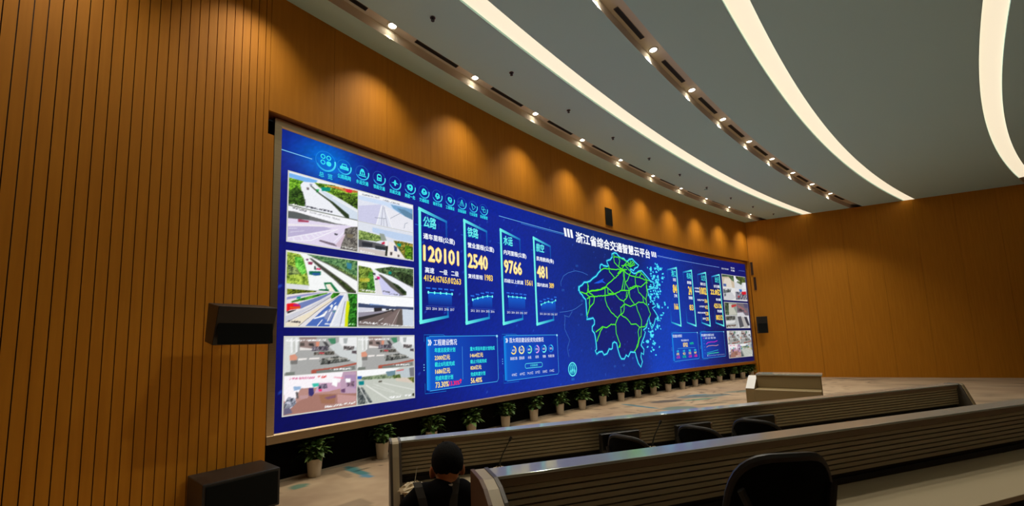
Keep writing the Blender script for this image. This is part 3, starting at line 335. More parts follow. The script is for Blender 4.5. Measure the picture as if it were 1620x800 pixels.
def vgrid(name, s0, s1, z0, z1, nx, nz, colfn, lay, m, parent=None):
    s = np.linspace(s0, s1, nx + 1); z = np.linspace(z0, z1, nz + 1); S, Z = np.meshgrid(s, z)
    a = AZ0 + S / RR; r = RR - .004 * lay
    o0 = screen.location
    co = np.stack([CX + r * np.sin(a) - o0.x, CY + r * np.cos(a) - o0.y, Z + SB - o0.z], -1).reshape(-1, 3)
    idx = np.arange((nx + 1) * (nz + 1)).reshape(nz + 1, nx + 1)
    q = np.stack([idx[:-1, :-1], idx[:-1, 1:], idx[1:, 1:], idx[1:, :-1]], -1).reshape(-1, 4)
    me = bpy.data.meshes.new(name); me.from_pydata(co.tolist(), [], q.tolist()); me.materials.append(M[m])
    ca = me.color_attributes.new('Col', 'FLOAT_COLOR', 'POINT')
    rgb = blin(colfn(S, Z)).reshape(-1, 3); ca.data.foreach_set('color', np.c_[rgb, np.ones(len(rgb))].astype(np.float32).ravel())
    o = bpy.data.objects.new(name, me); COL.objects.link(o); o.parent = parent or screen
    return o

# background field with specks of light
rs = np.random.RandomState(5)
def field(S, Z):
    c = base_rgb(S, Z)
    ins = np.zeros(S.shape, bool)
    for (x0, y0), (x1, y1) in zip(OUTLINE, OUTLINE[1:] + OUTLINE[:1]):
        if y0 != y1: ins ^= ((Z < y0) != (Z < y1)) & (S < (x1 - x0) * (Z - y0) / (y1 - y0) + x0)
    c = np.where(ins[..., None], np.array([10, 20, 98]) + .12 * c, c)
    n = rs.rand(*S.shape)[..., None]
    c = c * (.93 + .14 * n)
    sp = (rs.rand(*S.shape) > .9965)[..., None]
    return np.where(sp, c * .5 + np.array([60, 110, 225]) * .5, c)
vgrid('display_panel', 0, SW, 0, 4.5, 498, 112, field, 0, 'display')

# bronze surround
b = MB()
b.sweep([(-.06, ST - .002), (.008, ST - .002), (.03, ST + .02), (.03, ST + .12), (-.06, ST + .12)], -.10, SW + .1)
b.sweep([(-.06, SB), (.008, SB), (.035, SB - .02), (.05, SB - .13), (-.06, SB - .13)], -.10, SW + .1)
b.rbox(-.10, 0, -.06, .028, SB - .1, ST + .1); b.rbox(SW, SW + .1, -.06, .028, SB - .1, ST + .1)
b.build('bezel', M['bronze'], screen)
b = MB(); b.rbox(-.02, SW + .02, -.09, -.012, SB - .02, ST + .02); b.build('housing', M['plastic'], screen)
for o in kids(screen):
    if o.name.startswith(('bezel', 'housing')):
        o.data.transform(INV)

# ---- header: rule, icons, title
d = Draw()
d.line([(0, 4.165), (.47, 4.165)], .014, (120, 190, 235), 1)
d.line([(4.82, 4.16), (6.0, 4.16), (7.38, 4.16)], .014, (110, 180, 235), 1)
d.line([(5.6, 4.125), (7.38, 4.125)], .012, (60, 130, 215), 1)
d.line([(12.66, 4.17), (15.4, 4.165), (17.53, 4.165)], .014, (130, 170, 235), 1)
d.line([(12.66, 4.14), (14.3, 4.14)], .012, (80, 120, 220), 1)
d.line([(19.3, 4.165), (19.85, 4.165)], .012, (110, 140, 220), 1)
d.build('header_rule')
def bars(d, s0, s1, z0, z1, n, k, c, lay):
    w = (s1 - s0) / n
    for i in range(n):
        a = s0 + i * w; d.poly([(a + k, z0), (a + k + w * .66, z0), (a - k * 0 + w * .66, z1), (a, z1)], c, lay)
d = Draw()
bars(d, 7.36, 7.80, 4.09, 4.33, 3, .04, (245, 248, 255), 2)
bars(d, 12.24, 12.60, 4.085, 4.275, 3, .02, (245, 248, 255), 2)
d.text('浙江省综合交通智慧云平台', 7.92, 4.0, 12.14, 4.31, (245, 248, 255), 2, .06)
d.build('title_lettering')

ICL = ['总  览', '公路路网', '水运交通', '铁路交通', '民航交通', '两客一危', '交通枢纽', '城市交通', '工程建设', '应急指挥', '行业监管', '系统管理']
IX = [.69] + [1.008 + .333 * i for i in range(10)] + [4.325]
def icon(i):
    d = Draw(); x = IX[i]; z = 4.20; big = i == 0; r = .165 if big else .125
    bg = tuple(base_rgb(x, z))
    d.ring(x, z, r - .006, r + .003, tuple(b_ + (c_ - b_) * .35 for b_, c_ in zip(bg, SKY)), 1, n=40)
    d.ring(x, z, r - (.02 if big else .014), r + .008, (30, 150, 225), 2, PI * 1.15, PI * 2.08, c1=(80, 235, 250))
    k = r * .62; C_ = (60, 232, 240)
    if i == 0:
        for a, b_ in ((-1, 1), (1, 1), (-1, -1)): d.ring(x + a * .048, z + .02 + b_ * .048, .026, .040, C_, 2, n=18)
        d.disc(x + .05, z - .03, .042, C_, 2)
    elif i == 1:
        d.poly([(x - k, z - k * .6), (x + k, z - k * .6), (x + k, z), (x + k * .7, z + k * .1), (x + k * .5, z + k * .7), (x - k * .5, z + k * .7), (x - k * .7, z + k * .1), (x - k, z)], C_, 2)
        d.rect(x - k * .45, z + k * .15, x + k * .45, z + k * .5, bg, 3); d.rect(x - k * .5, z - k * .4, x + k * .5, z - k * .32, bg, 3)
    elif i == 2:
        d.poly([(x - k * .7, z - k * .5), (x + k * .7, z - k * .5), (x + k * .55, z + k * .3), (x + k * .25, z + k * .9), (x - k * .25, z + k * .9), (x - k * .55, z + k * .3)], C_, 2)
        d.rect(x - k * .35, z - k * .4, x - k * .08, z + k * .2, bg, 3); d.rect(x + k * .08, z - k * .4, x + k * .35, z + k * .2, bg, 3)
        d.rect(x - k * .95, z - k * .85, x + k * .95, z - k * .65, C_, 2)
    elif i == 3:
        d.poly([(x - k * .6, z - k * .7), (x + k * .6, z - k * .7), (x + k * .6, z + k * .6), (x + k * .3, z + k * .95), (x - k * .3, z + k * .95), (x - k * .6, z + k * .6)], C_, 2)
        d.rect(x - k * .4, z + k * .1, x + k * .4, z + k * .6, bg, 3); d.rect(x - k * .35, z - k * .45, x - k * .1, z - k * .2, bg, 3); d.rect(x + k * .1, z - k * .45, x + k * .35, z - k * .2, bg, 3)
    elif i == 4:
        d.disc(x, z, (k * .3, k * .75), C_, 2); d.poly([(x - k, z - .01), (x + k, z - .01), (x + k * .2, z + k * .25), (x - k * .2, z + k * .25)], C_, 2)
    elif i == 9:
        d.line([(x, z + k), (x - k * .8, z - k * .7), (x + k * .8, z - k * .7), (x, z + k)], .014, C_, 2); d.rect(x - .008, z - k * .45, x + .008, z + k * .4, C_, 2)
    elif i == 10:
        d.line([(x - k * .7, z + k * .8), (x + k * .9, z + k * .1), (x - k * .1, z - k), (x - k * .7, z + k * .8)], .016, C_, 2)
    elif i == 11:
        for q in (-.025, .022): d.line([(x + q - .035, z - q - .035), (x + q + .035, z - q - .035), (x + q + .035, z - q + .035), (x + q - .035, z - q + .035), (x + q - .035, z - q - .035)], .012, C_, 2)
    else:
        rr = random.Random(i); n = 11
        d.poly([(x + k * (.62 + .4 * rr.random()) * cos(2 * PI * j / n), z + k * (.62 + .4 * rr.random()) * sin(2 * PI * j / n)) for j in range(n)], C_, 2)
        d.disc(x, z + .01, k * .26, bg, 3); d.rect(x - k * .5, z - k * .45, x + k * .3, z - k * .36, bg, 3)
    w = .115
    if big: d.text(ICL[0], x - .11, z - .285, x + .115, z - .195, (60, 225, 235), 2, .01)
    else: d.text(ICL[i], x - w, z - .215, x + w, z - .14, (50, 220, 235), 2, .05)
    d.build('menu_icon')
for i in range(12): icon(i)

# ---- camera feeds
def raster(shapes, seed, W=112, H=62):
    SSX = 2; w, h = W * SSX, H * SSX; r = np.random.RandomState(seed)
    U, V = np.meshgrid((np.arange(w) + .5) / w, (np.arange(h) + .5) / h); img = np.zeros((h, w, 3)) + 220
    def inside(P):
        m = np.zeros((h, w), bool); n = len(P)
        for i in range(n):
            (x0, y0), (x1, y1) = P[i], P[(i + 1) % n]
            if y0 == y1: continue
            m ^= ((V < y0) != (V < y1)) & (U < (x1 - x0) * (V - y0) / (y1 - y0) + x0)
        return m
    def noise(k):
        g = r.rand(h // k + 2, w // k + 2); return np.kron(g, np.ones((k, k)))[:h, :w]
    for sh in shapes:
        op = sh[0]; P = sh[-1]
        if op == 'p': img[inside(P)] = sh[1]
        elif op == 'f':
            m = inside(P); t = np.clip((.36 * noise(9) + .34 * noise(4) + .3 * noise(2) - .5) * 2.1 + .48, 0, 1)[..., None]
            c = np.array(sh[1]) * .8 * (1 - t) + np.array(sh[2]) * t; img[m] = c[m]
        elif op == 'l':
            wd = sh[2]
            for i in range(len(P) - 1):
                (x0, y0), (x1, y1) = P[i], P[i + 1]; dx, dy = (x1 - x0) * 1.9, y1 - y0; L2 = dx * dx + dy * dy + 1e-9
                t = np.clip(((U - x0) * 1.9 * dx + (V - y0) * dy) / L2, 0, 1)
                m = np.hypot((U - x0) * 1.9 - t * dx, V - y0 - t * dy) < wd; img[m] = sh[1]
        elif op == 't':
            (x0, y0), (x1, y1) = P; hh = sh[2] / 2
            t = (U - x0) / max(x1 - x0, 1e-6); yc = y0 + (y1 - y0) * t
            m = (t > 0) & (t < 1) & (np.abs(V - yc) < hh) & (noise(3) > .42); img[m] = sh[1]
    img = img * (.975 + .05 * noise(2)[..., None])
    return np.clip(img, 0, 255).reshape(H, SSX, W, SSX, 3).mean((1, 3))
def feed(key, s0, s1, z0, z1, seed, W=112, H=62, gain=1.):
    img = raster(FEEDS[key], seed, W, H) * gain
    def col(S, Z):
        out = np.zeros(S.shape + (3,)); h, w = S.shape
        pad = np.pad(img[::-1], ((0, 1), (0, 1), (0, 0)), 'edge'); pad2 = np.pad(img[::-1], ((1, 0), (1, 0), (0, 0)), 'edge')
        return np.clip((pad + pad2) / 2, 0, 255)
    e = .006
    o = vgrid('camera_feed', s0 + e, s1 - e, z0 + e, z1 - e, W, H, col, 2, 'display')
    return o
def feed_group(keys, s0, s1, z0, z1, seed, W, H, gain=1.):
    d = Draw(); e = .012; d.rect(s0 - e, z0 - e, s1 + e, z1 + e, (205, 205, 200), 1); d.build('feed_border')
    sm, zm = (s0 + s1) / 2, (z0 + z1) / 2
    for k, (a, b_, c_, e_) in zip(keys, ((s0, sm, zm, z1), (sm, s1, zm, z1), (s0, sm, z0, zm), (sm, s1, z0, zm))): feed(k, a, b_, c_, e_, seed + hash_(k), W, H, gain)
def hash_(k): return sum(ord(x) for x in k)
GROUPS = [(('a1', 'a2', 'a3', 'a4'), 3.86, 2.775), (('b1', 'b2', 'b3', 'b4'), 2.625, 1.50), (('c1', 'c1', 'c3', 'c4'), 1.35, .225)]
for keys, z1, z0 in GROUPS: feed_group(keys, .12, 2.40, z0, z1, 3, 112, 62)
RG = [(('d1', 'd2', 'd3', 'd4'), 3.88, 2.75), (('e1', 'e2', 'e3', 'e4'), 2.64, 1.51), (('c1', 'c1', 'c3', 'c4'), 1.38, .22)]
for keys, z1, z0 in RG: feed_group(keys, 17.67, 19.82, z0, z1, 9, 40, 30, .93)
d = Draw()
d.text('2019/09', 17.7, 4.10, 18.33, 4.17, (215, 220, 235), 2, .01); d.text('杭州', 18.55, 4.19, 18.88, 4.27, (225, 228, 240), 2, .01); d.text('晴', 18.56, 4.07, 18.89, 4.15, (225, 228, 240), 2, .01)
d.build('clock_lettering')

# ---- statistics panels
def panel_frame(d, s0, flip):
    s1 = s0 + .72; f = (lambda s: s) if not flip else (lambda s: 2 * s0 + .72 - s)
    A = [(s0, 3.87), (s1, 3.72), (s1, 1.715), (s0, 1.565)]
    def seg(p, q, w0, w1, c0, c1, lay=1, n=6):
        P_ = [Vector(p) + (Vector(q) - Vector(p)) * i / n for i in range(n + 1)]; dirn = (Vector(q) - Vector(p)).normalized(); nr = Vector((-dirn.y, dirn.x))
        vs = []; cs = []
        for i, x in enumerate(P_):
            t = i / n; w = (w0 + (w1 - w0) * t) / 2
            for k in (1, -1): v = x + nr * w * k; vs.append((f(v.x), v.y)); cs.append(tuple(a + (b_ - a) * t for a, b_ in zip(c0, c1)))
        d._a(vs, cs, [(2 * i, 2 * i + 1, 2 * i + 3, 2 * i + 2) for i in range(n)], lay)
    hi = (110, 245, 235); bg = tuple(base_rgb(s0 + .36, 2.7))
    seg((s0 + .03, 3.86), (s0 + .03, 1.575), .062, .062, hi, hi, 2)
    seg((s0, 3.835), (s1, 3.70), .07, .05, hi, (20, 110, 190), 1)
    seg((s0, 1.60), (s1, 1.735), .07, .05, hi, (20, 140, 200), 1)
    lo = (10, 88, 180)
    seg((s1 - .02, 3.71), (s1 - .02, 3.2), .045, .04, lo, tuple(a * .3 + b_ * .7 for a, b_ in zip(lo, bg)), 1)
    seg((s1 - .02, 2.3), (s1 - .02, 1.73), .045, .045, tuple(a * .3 + b_ * .7 for a, b_ in zip(lo, bg)), (16, 110, 190), 1)
def chart(d, s0, s1, vals, ztop, zb, years, lab=True):
    n = len(vals); xs = [s0 + (s1 - s0) * i / (n - 1) for i in range(n)]
    for i in range(n - 1):
        d._a([(xs[i], zb), (xs[i + 1], zb), (xs[i + 1], vals[i + 1]), (xs[i], vals[i])], [tuple(base_rgb(xs[i], zb)), tuple(base_rgb(xs[i], zb)), (10, 92, 205), (10, 92, 205)], [(0, 1, 2, 3)], 2)
    d.line([(s0 - .05, zb), (s1 + .08, zb)], .008, (60, 90, 190), 2)
    d.line(list(zip(xs, vals)), .016, CYAN, 3)
    for x, v in zip(xs, vals):
        d.disc(x, v, (.022, .03), (120, 250, 250), 4, n=10)
        d.rect(x - .05, v + .07, x + .055, v + .10, (40, 110, 225), 2)
    for x, y in zip(xs, years): d.text(y, x - .055, zb - .075, x + .055, zb - .025, (215, 222, 240), 2, .02)
def stat_panel(s0, head, label, num, nw, rows, vals, years):
    d = Draw(); panel_frame(d, s0, False)
    root = d.build('statistics_panel')
    d = Draw(); d.text(head, s0 + .105, 3.48, s0 + .415, 3.70, (40, 215, 225), 3, .01); d.text(head, s0 + .12, 3.49, s0 + .43, 3.71, (130, 250, 245), 4, .004)
    d.line([(s0 + .5, 3.62), (s0 + .5, 3.50)], .008, (20, 90, 180), 2); d.line([(s0 - .08, 3.50), (s0 + .1, 3.50)], .008, (40, 120, 210), 1)
    d.build('heading_lettering', root)
    d = Draw(); d.text(label, s0 + .11, 3.23, s0 + .11 + .8 * len(label) / 8, 3.36, (240, 244, 252), 3, .05); d.build('caption_lettering', root)
    d = Draw(); d.text(num, s0 + .11, 2.81, s0 + .11 + nw, 3.115, (255, 205, 85), 3, .085); d.text(num, s0 + .115, 2.82, s0 + .115 + nw - .01, 3.105, (255, 240, 165), 4, .05); d.build('figure_lettering', root)
    d = Draw()
    for t, a, b_, z0, z1, c in rows: d.text(t, s0 + a, z0, s0 + b_, z1, c, 3, .06 if c is AMBER else .05)
    d.build('detail_lettering', root)
    d = Draw(); chart(d, s0 + .21, s0 + .82 - .01, vals, 2.2, 1.925, years); d.build('line_chart', root)
LW = (232, 238, 250)
stat_panel(2.53, '公路', '通车里程(公里)', '120101', .90, [('高速', .14, .36, 2.575, 2.685, LW), ('一级', .50, .70, 2.575, 2.685, LW), ('二级', .80, 1.0, 2.575, 2.685, LW), ('4154', .11, .37, 2.41, 2.53, AMBER), ('/', .39, .42, 2.40, 2.52, AMBER), ('6765', .43, .68, 2.41, 2.53, AMBER), ('/', .70, .73, 2.40, 2.52, AMBER), ('10263', .74, 1.06, 2.41, 2.53, AMBER)], [2.19, 2.19, 2.195, 2.195, 2.195], ['2013', '2014', '2015', '2016', '2017'])
stat_panel(3.70, '铁路', '营业里程(公里)', '2540', .58, [('复线里程', .10, .53, 2.575, 2.67, LW), ('1983', .60, .84, 2.57, 2.70, AMBER)], [2.11, 2.15, 2.185, 2.215, 2.215], ['2012', '2013', '2014', '2015', '2016'])
stat_panel(4.83, '水运', '内河里程(公里)', '9766', .61, [('四级以上航道', .10, .76, 2.575, 2.67, LW), ('1561', .84, 1.10, 2.57, 2.70, AMBER)], [2.25, 2.25, 2.25, 2.25, 2.245], ['2013', '2014', '2015', '2016', '2017'])
stat_panel(6.03, '航空', '民用航线(条)', '481', .40, [('国内航线', .09, .52, 2.575, 2.67, LW), ('389', .58, .77, 2.57, 2.70, AMBER)], [2.11, 2.165, 2.20, 2.185, 2.25], ['2013', '2014', '2015', '2016', '2017'])
def side_panel(s0, head, rows):
    d = Draw(); panel_frame(d, s0, True); root = d.build('statistics_panel')
    d = Draw(); d.text(head, s0 + .27, 3.47, s0 + .61, 3.71, (70, 235, 235), 3, .02); d.build('heading_lettering', root)
    d = Draw()
    for t, a, b_, z0, z1, c in rows: d.text(t, a, z0, b_, z1, c, 3, .08 if c != LW else .05)
    d.build('detail_lettering', root)
YL = (255, 214, 80)
side_panel(13.28, '港口', [('泊位', 13.64, 13.86, 3.30, 3.42, LW), ('84', 13.59, 13.87, 2.85, 3.16, YL), ('万吨', 13.63, 13.85, 2.68, 2.80, LW), ('166', 13.59, 13.87, 2.22, 2.44, YL)])
side_panel(14.44, '机场', [('旅客量', 14.70, 15.02, 3.26, 3.38, LW), ('24', 14.75, 15.0, 2.84, 3.16, YL), ('货邮量', 14.72, 15.02, 2.65, 2.77, LW), ('83', 14.73, 15.03, 2.22, 2.43, YL)])
side_panel(15.59, '公交', [('城市公交', 15.76, 16.19, 3.27, 3.39, LW), ('1002', 15.66, 16.2, 2.90, 3.18, YL), ('公交线路', 15.25, 15.6, 3.09, 3.16, LW), ('轨道线路', 15.27, 15.62, 2.96, 3.03, LW), ('出租汽车', 15.40, 15.95, 2.62, 2.69, LW), ('356', 15.98, 16.2, 2.56, 2.70, YL), ('公共自行', 15.52, 15.95, 2.36, 2.43, LW), ('412', 15.98, 16.2, 2.30, 2.44, YL), ('网约车辆', 15.35, 15.95, 2.10, 2.17, LW), ('128', 15.98, 16.2, 2.04, 2.18, YL), ('其他', 15.7, 15.95, 1.86, 1.94, LW), ('275', 15.98, 16.2, 1.82, 1.95, YL)])
side_panel(16.76, '出行', [('出行总量', 16.88, 17.37, 3.24, 3.36, LW), ('22.8亿', 16.56, 17.37, 2.92, 3.18, YL), ('客运量', 16.96, 17.37, 2.68, 2.78, LW), ('425136', 16.74, 17.38, 2.36, 2.55, YL), ('货运量', 16.98, 17.38, 2.18, 2.29, LW), ('80212', 16.84, 17.38, 1.86, 2.06, YL)])

# ---- information boxes
def box_frame(d, s0, s1, z0=.30, z1=1.335, soft=True):
    sm = (s0 + s1) / 2; edge = (20, 120, 210)
    c0 = (4, 88, 200) if soft else (6, 70, 185); c1 = tuple(base_rgb(sm, .8))
    d.rect(s0 + .06, z0, s1, z1, c0, 1, c1)
    d.rect(s0 + .03, z0 + .02, s0 + .12, z1 - .01, (10, 150, 235), 2, (6, 96, 205))
    d.line([(s0 + .1, z1), (s1, z1)], .014, (60, 165, 230), 2); d.line([(s1, z1), (s1, z0 + .08), (s1 - .04, z0 + .02), (s0 + .1, z0 - .0)], .012, (70, 175, 235), 2)
    d.line([(s0 - .01, z0 + .15), (s0 - .01, z0 - .04), (s0 + .5, z0 - .04)], .010, edge, 2); d.line([(s0 - .02, z1 - .1), (s0 - .02, z1 + .03), (s0 + .45, z1 + .03), (s0 + .5, z1)], .010, edge, 2)
    d.disc(s1 - .01, z1 - .01, .03, (150, 220, 250), 3, n=12)
    for k in range(3): d.disc(s0 - .03, .80 - .05 * k, .012, (120, 200, 240), 2, n=8)
CT = (50, 225, 225)
d = Draw(); box_frame(d, 2.65, 4.63); root = d.build('information_box')
d = Draw()
for k in range(2): d.line([(2.72 + .04 * k, 1.27), (2.75 + .04 * k, 1.215), (2.72 + .04 * k, 1.16)], .025, (240, 245, 255), 4)
d.text('工程建设情况', 2.85, 1.155, 3.44, 1.275, (240, 244, 255), 4, .02); d.build('heading_lettering', root)
d = Draw()
for t, a, b_, z0, z1, c in [('年度总投资计划', 2.87, 3.39, 1.02, 1.11, CT), ('2300亿元', 2.87, 3.25, .87, .97, GOLD), ('截止8月底完成', 2.87, 3.37, .745, .835, CT), ('1686亿元', 2.88, 3.25, .605, .71, GOLD), ('完成年度计划', 2.88, 3.32, .48, .57, CT), ('73.30%', 2.88, 3.205, .345, .45, GOLD), ('13.30%', 3.22, 3.49, .355, .44, (255, 20, 80)),
                            ('重大项目年度计划完成', 3.80, 4.53, 1.02, 1.105, CT), ('1464亿元', 3.80, 4.17, .88, .975, GOLD), ('截止7月底完成', 3.80, 4.27, .755, .835, CT), ('826亿元', 3.80, 4.11, .625, .715, GOLD), ('完成年度计划', 3.80, 4.22, .49, .575, CT), ('56.40%', 3.80, 4.12, .35, .455, GOLD)]:
    d.text(t, a, z0, b_, z1, c, 4, .05)
d.poly([(3.52, .47), (3.555, .43), (3.53, .43), (3.53, .38), (3.51, .38), (3.51, .43), (3.485, .43)], (255, 40, 80), 4)
d.line([(3.585, 1.12), (3.585, .45)], .010, (70, 150, 220), 3); d.build('detail_lettering', root)
d = Draw(); box_frame(d, 4.81, 6.84); root = d.build('information_box')
d = Draw()
for k in range(2): d.line([(4.90 + .035 * k, 1.27), (4.93 + .035 * k, 1.22), (4.90 + .035 * k, 1.17)], .022, (240, 245, 255), 4)
d.text('百大项目建设投资完成情况', 5.02, 1.165, 6.27, 1.28, (240, 244, 255), 4, .02); d.build('heading_lettering', root)
RC = [(255, 225, 120), (255, 240, 160), (120, 240, 190), (225, 160, 245), (110, 235, 240), (60, 190, 240)]
RL = ['高速公路', '国省道', '水运', '机场', '铁路', '轨道交通']; RV = ['478亿', '69亿', '74.3亿', '37亿', '328亿', '174亿']; RP = [.66, .92, .6, .55, .6, .35]; RT = ['66%', '92%', '60%', '55%', '60%', '35%']
for i in range(6):
    d = Draw(); x = 5.15 + .28 * i; z = .99
    d.ring(x, z, .068, .10, (10, 105, 215), 3); d.ring(x, z, .068, .10, RC[i], 4, PI / 2, PI / 2 - 2 * PI * RP[i])
    d.text(RT[i], x - .05, z - .025, x + .05, z + .025, (235, 235, 245), 4, .01)
    w = .035 * len(RL[i]); d.text(RL[i], x - w * .85, .765, x + w * .85, .835, (235, 240, 250), 4, .012)
    w = .11 if len(RV[i]) > 4 else .09; d.text(RV[i], x + .0 - w, .39, x - .0 + w, .46, (210, 220, 240), 4, .01)
    d.build('gauge_ring', root)
d = Draw(); d.line([(5.57, .655), (6.14, .655), (6.18, .63), (6.18, .57), (6.15, .545), (5.57, .545), (5.54, .57), (5.54, .63), (5.57, .655)], .014, (90, 220, 230), 4)
d.text('计划投资', 5.72, .575, 6.0, .63, (90, 235, 225), 4, .01); d.build('button_outline', root)
d = Draw(); box_frame(d, 13.20, 15.18, .30, 1.345, False); root = d.build('information_box')
d = Draw(); d.text('客运量分析情况', 13.28, 1.17, 13.96, 1.28, (225, 235, 250), 4, .02); d.text('客运量合计', 13.88, 1.02, 14.45, 1.09, (225, 235, 250), 4, .015); d.build('heading_lettering', root)
d = Draw(); d.text('8702', 14.0, .81, 14.34, .96, (255, 222, 110), 4, .06); d.text('4.8%', 14.5, .89, 14.80, .97, (20, 225, 110), 4, .04)
d.line([(13.58, .68), (13.58, .76), (14.9, .76), (14.9, .69)], .014, (60, 150, 225), 3); d.line([(14.2, .80), (14.2, .76)], .014, (60, 150, 225), 3)
for k, (x, w1, w2) in enumerate(((13.56, '公路', '6702'), (14.02, '水运', '421'), (14.46, '铁路', '1532'), (14.88, '民航', '947'))):
    d.text(w1, x - .08, .62, x + .08, .70, (60, 220, 225), 4, .03); d.text(w2, x - .09, .52, x + .09, .60, (255, 226, 100), 4, .05)
    d.text(['-3.1%', '0.7%', '-2.6%', '-1.8%'][k], x - .12, .40, x + .12, .49, [(235, 40, 150), (20, 220, 100), (225, 30, 170), (255, 25, 110)][k], 4, .045)
d.build('detail_lettering', root)
d = Draw(); box_frame(d, 15.37, 17.38, .30, 1.36, False); root = d.build('information_box')
d = Draw(); d.text('货运量变化情况分析', 15.45, 1.18, 16.5, 1.28, (225, 235, 250), 4, .02); d.build('heading_lettering', root)
d = Draw(); d.disc(15.62, 1.11, .03, (170, 60, 220), 4)
for k, t in enumerate(('公路', '水运', '铁路', '民航')): d.text(t, 15.72 + .24 * k, 1.075, 15.9 + .24 * k, 1.145, (225, 235, 250), 4, .02)
for k in range(5): d.text(str(10 - 2 * k), 15.6, .99 - .125 * k, 15.68, 1.03 - .125 * k, (70, 140, 230), 4)
for pts, c in (([(15.8, .86), (15.95, .93), (16.2, .945), (16.5, .94), (16.75, .985)], (225, 30, 205)), ([(15.8, .74), (15.95, .79), (16.3, .80), (16.6, .785), (16.8, .81)], (215, 150, 150)), ([(15.8, .52), (16.1, .54), (16.4, .57), (16.75, .60)], (40, 170, 190)), ([(15.8, .46), (16.1, .485), (16.4, .49), (16.78, .50)], (60, 220, 150))): d.line(pts, .022, c, 4)
for k in range(12): d.text(str(k + 1), 15.82 + .125 * k, .375, 15.87 + .125 * k, .425, (190, 205, 235), 4)
d.build('line_chart', root)

# ---- map of the province
d = Draw(); dim = lambda s, z, k: tuple(np.array(base_rgb(s, z)) * (1 - k) + np.array([0, 190, 235]) * k)
def glow_line(d, pts, closed, w, c):
    P_ = pts + [pts[0]] if closed else pts
    d.line(P_, w * 3.6, tuple(np.array(base_rgb(10, 2)) * .62 + np.array([0, 150, 225]) * .38), 1)
    d.line(P_, w * 2., tuple(np.array(base_rgb(10, 2)) * .25 + np.array([10, 190, 235]) * .75), 2); d.line(P_, w, c, 3)
glow_line(d, OUTLINE, True, .028, (85, 240, 250))
root = d.build('province_map')
d = Draw()
rm = random.Random(3)
for pts in ROADS:
    P_ = [pts[0]]
    for a, b_ in zip(pts, pts[1:]):
        k = max(1, int(math.hypot(b_[0] - a[0], b_[1] - a[1]) / .07))
        for i in range(1, k): P_.append((a[0] + (b_[0] - a[0]) * i / k + rm.uniform(-.014, .014), a[1] + (b_[1] - a[1]) * i / k + rm.uniform(-.012, .012)))
        P_.append(b_)
    d.line(P_, .040, (20, 170, 70), 3); d.line(P_, .024, (95, 238, 30), 4)
d.build('road_network', root)
d = Draw()
ISL = [(s + (rm.gauss(0, .13) if j else 0), z + (rm.gauss(0, .09) if j else 0), j) for s, z in ISLANDS for j in range(4)]
for s, z, j in ISL:
    n = 7; r = rm.uniform(.055, .10) * (.6 if j else 1); k = rm.uniform(.45, .85); a0 = rm.uniform(0, 3)
    q = [(.55 + .6 * rm.random()) for j in range(n)]
    for f, c, lay in ((1.35, (30, 150, 225), 1), (.9, (85, 232, 245), 2)):
        d.poly([(s + f * r * q[j] * cos(a0 + 2 * PI * j / n), z + f * r * k * q[j] * sin(a0 + 2 * PI * j / n)) for j in range(n)], c, lay)
d.build('island_group', root)
d = Draw(); d.poly(LAKE, (22, 92, 225), 2)
for pts in FAINT: d.line(pts, .016, (60, 110, 190), 1)
for s, z in ((7.9, 3.3), (8.05, 2.3), (8.5, 1.45), (8.6, .95), (8.65, .74), (9.8, .9), (10.6, .55), (9.55, .35), (10.05, .35), (7.2, 2.55), (8.0, 1.9)):
    d.text('县市', s - .06, z - .035, s + .06, z + .035, (50, 105, 195), 1)
d.build('lake_and_border', root)
d = Draw(); d.disc(7.435, .40, .235, (0, 95, 190), 1, tuple(base_rgb(7.43, .4)), 32); d.disc(7.435, .40, .17, (0, 110, 175), 2, n=32); d.ring(7.435, .40, .165, .19, (110, 250, 250), 3, n=36)
for x in (-.075, 0, .075):
    d.line([(7.435 + x, .28), (7.435 + x, .46)], .022, (90, 235, 235), 3); d.ring(7.435 + x * 1.1, .38 - abs(x) * .4, .018, .038, (90, 235, 235), 4, n=12); d.line([(7.435 + x - .03, .53), (7.435 + x, .45), (7.435 + x + .03, .53)], .016, (90, 235, 235), 3)
d.text('图例', 7.38, .10, 7.5, .16, (40, 130, 210), 1); d.build('round_badge')

# ---------------------------------------------------------------- room shell
def struct(mb, name, m, **k): return tag(mb.build(name, m, **k), kind='structure')
# patterned carpet: albedo on a fine grid
PATCH = [  # s, D, half lengths along / into the room, turn, colour, strength
    (1.16, .20, .10, .40, .06, (70, 128, 132), .8), (1.12, .56, .07, .14, -.2, (88, 140, 170), .7),
    (10.65, 1.02, .62, .22, .35, (92, 84, 78), .75), (12.4, 1.35, 1.1, .30, .45, (98, 112, 112), .7), (12.55, 1.1, .5, .08, .45, (60, 130, 160), .8), (11.6, 1.6, .7, .12, .35, (80, 130, 110), .6),
    (9.33, .85, .10, .62, .12, (70, 120, 135), .8), (9.6, 1.9, .5, .35, .5, (90, 120, 120), .6), (10.9, 2.2, .7, .12, .4, (110, 104, 84), .6), (11.9, 2.4, .6, .10, .4, (116, 106, 88), .5),
    (8.7, 1.9, .5, .2, .5, (82, 128, 130), .6), (7.4, 2.6, .6, .3, .3, (84, 126, 122), .55), (14.4, 1.9, .8, .25, .5, (100, 122, 112), .5), (16.0, 2.6, 1., .3, .3, (96, 120, 118), .5), (5.0, 2.2, .7, .25, .6, (84, 126, 136), .5), (.3, .18, .14, .1, 0, (96, 134, 116), .7)]
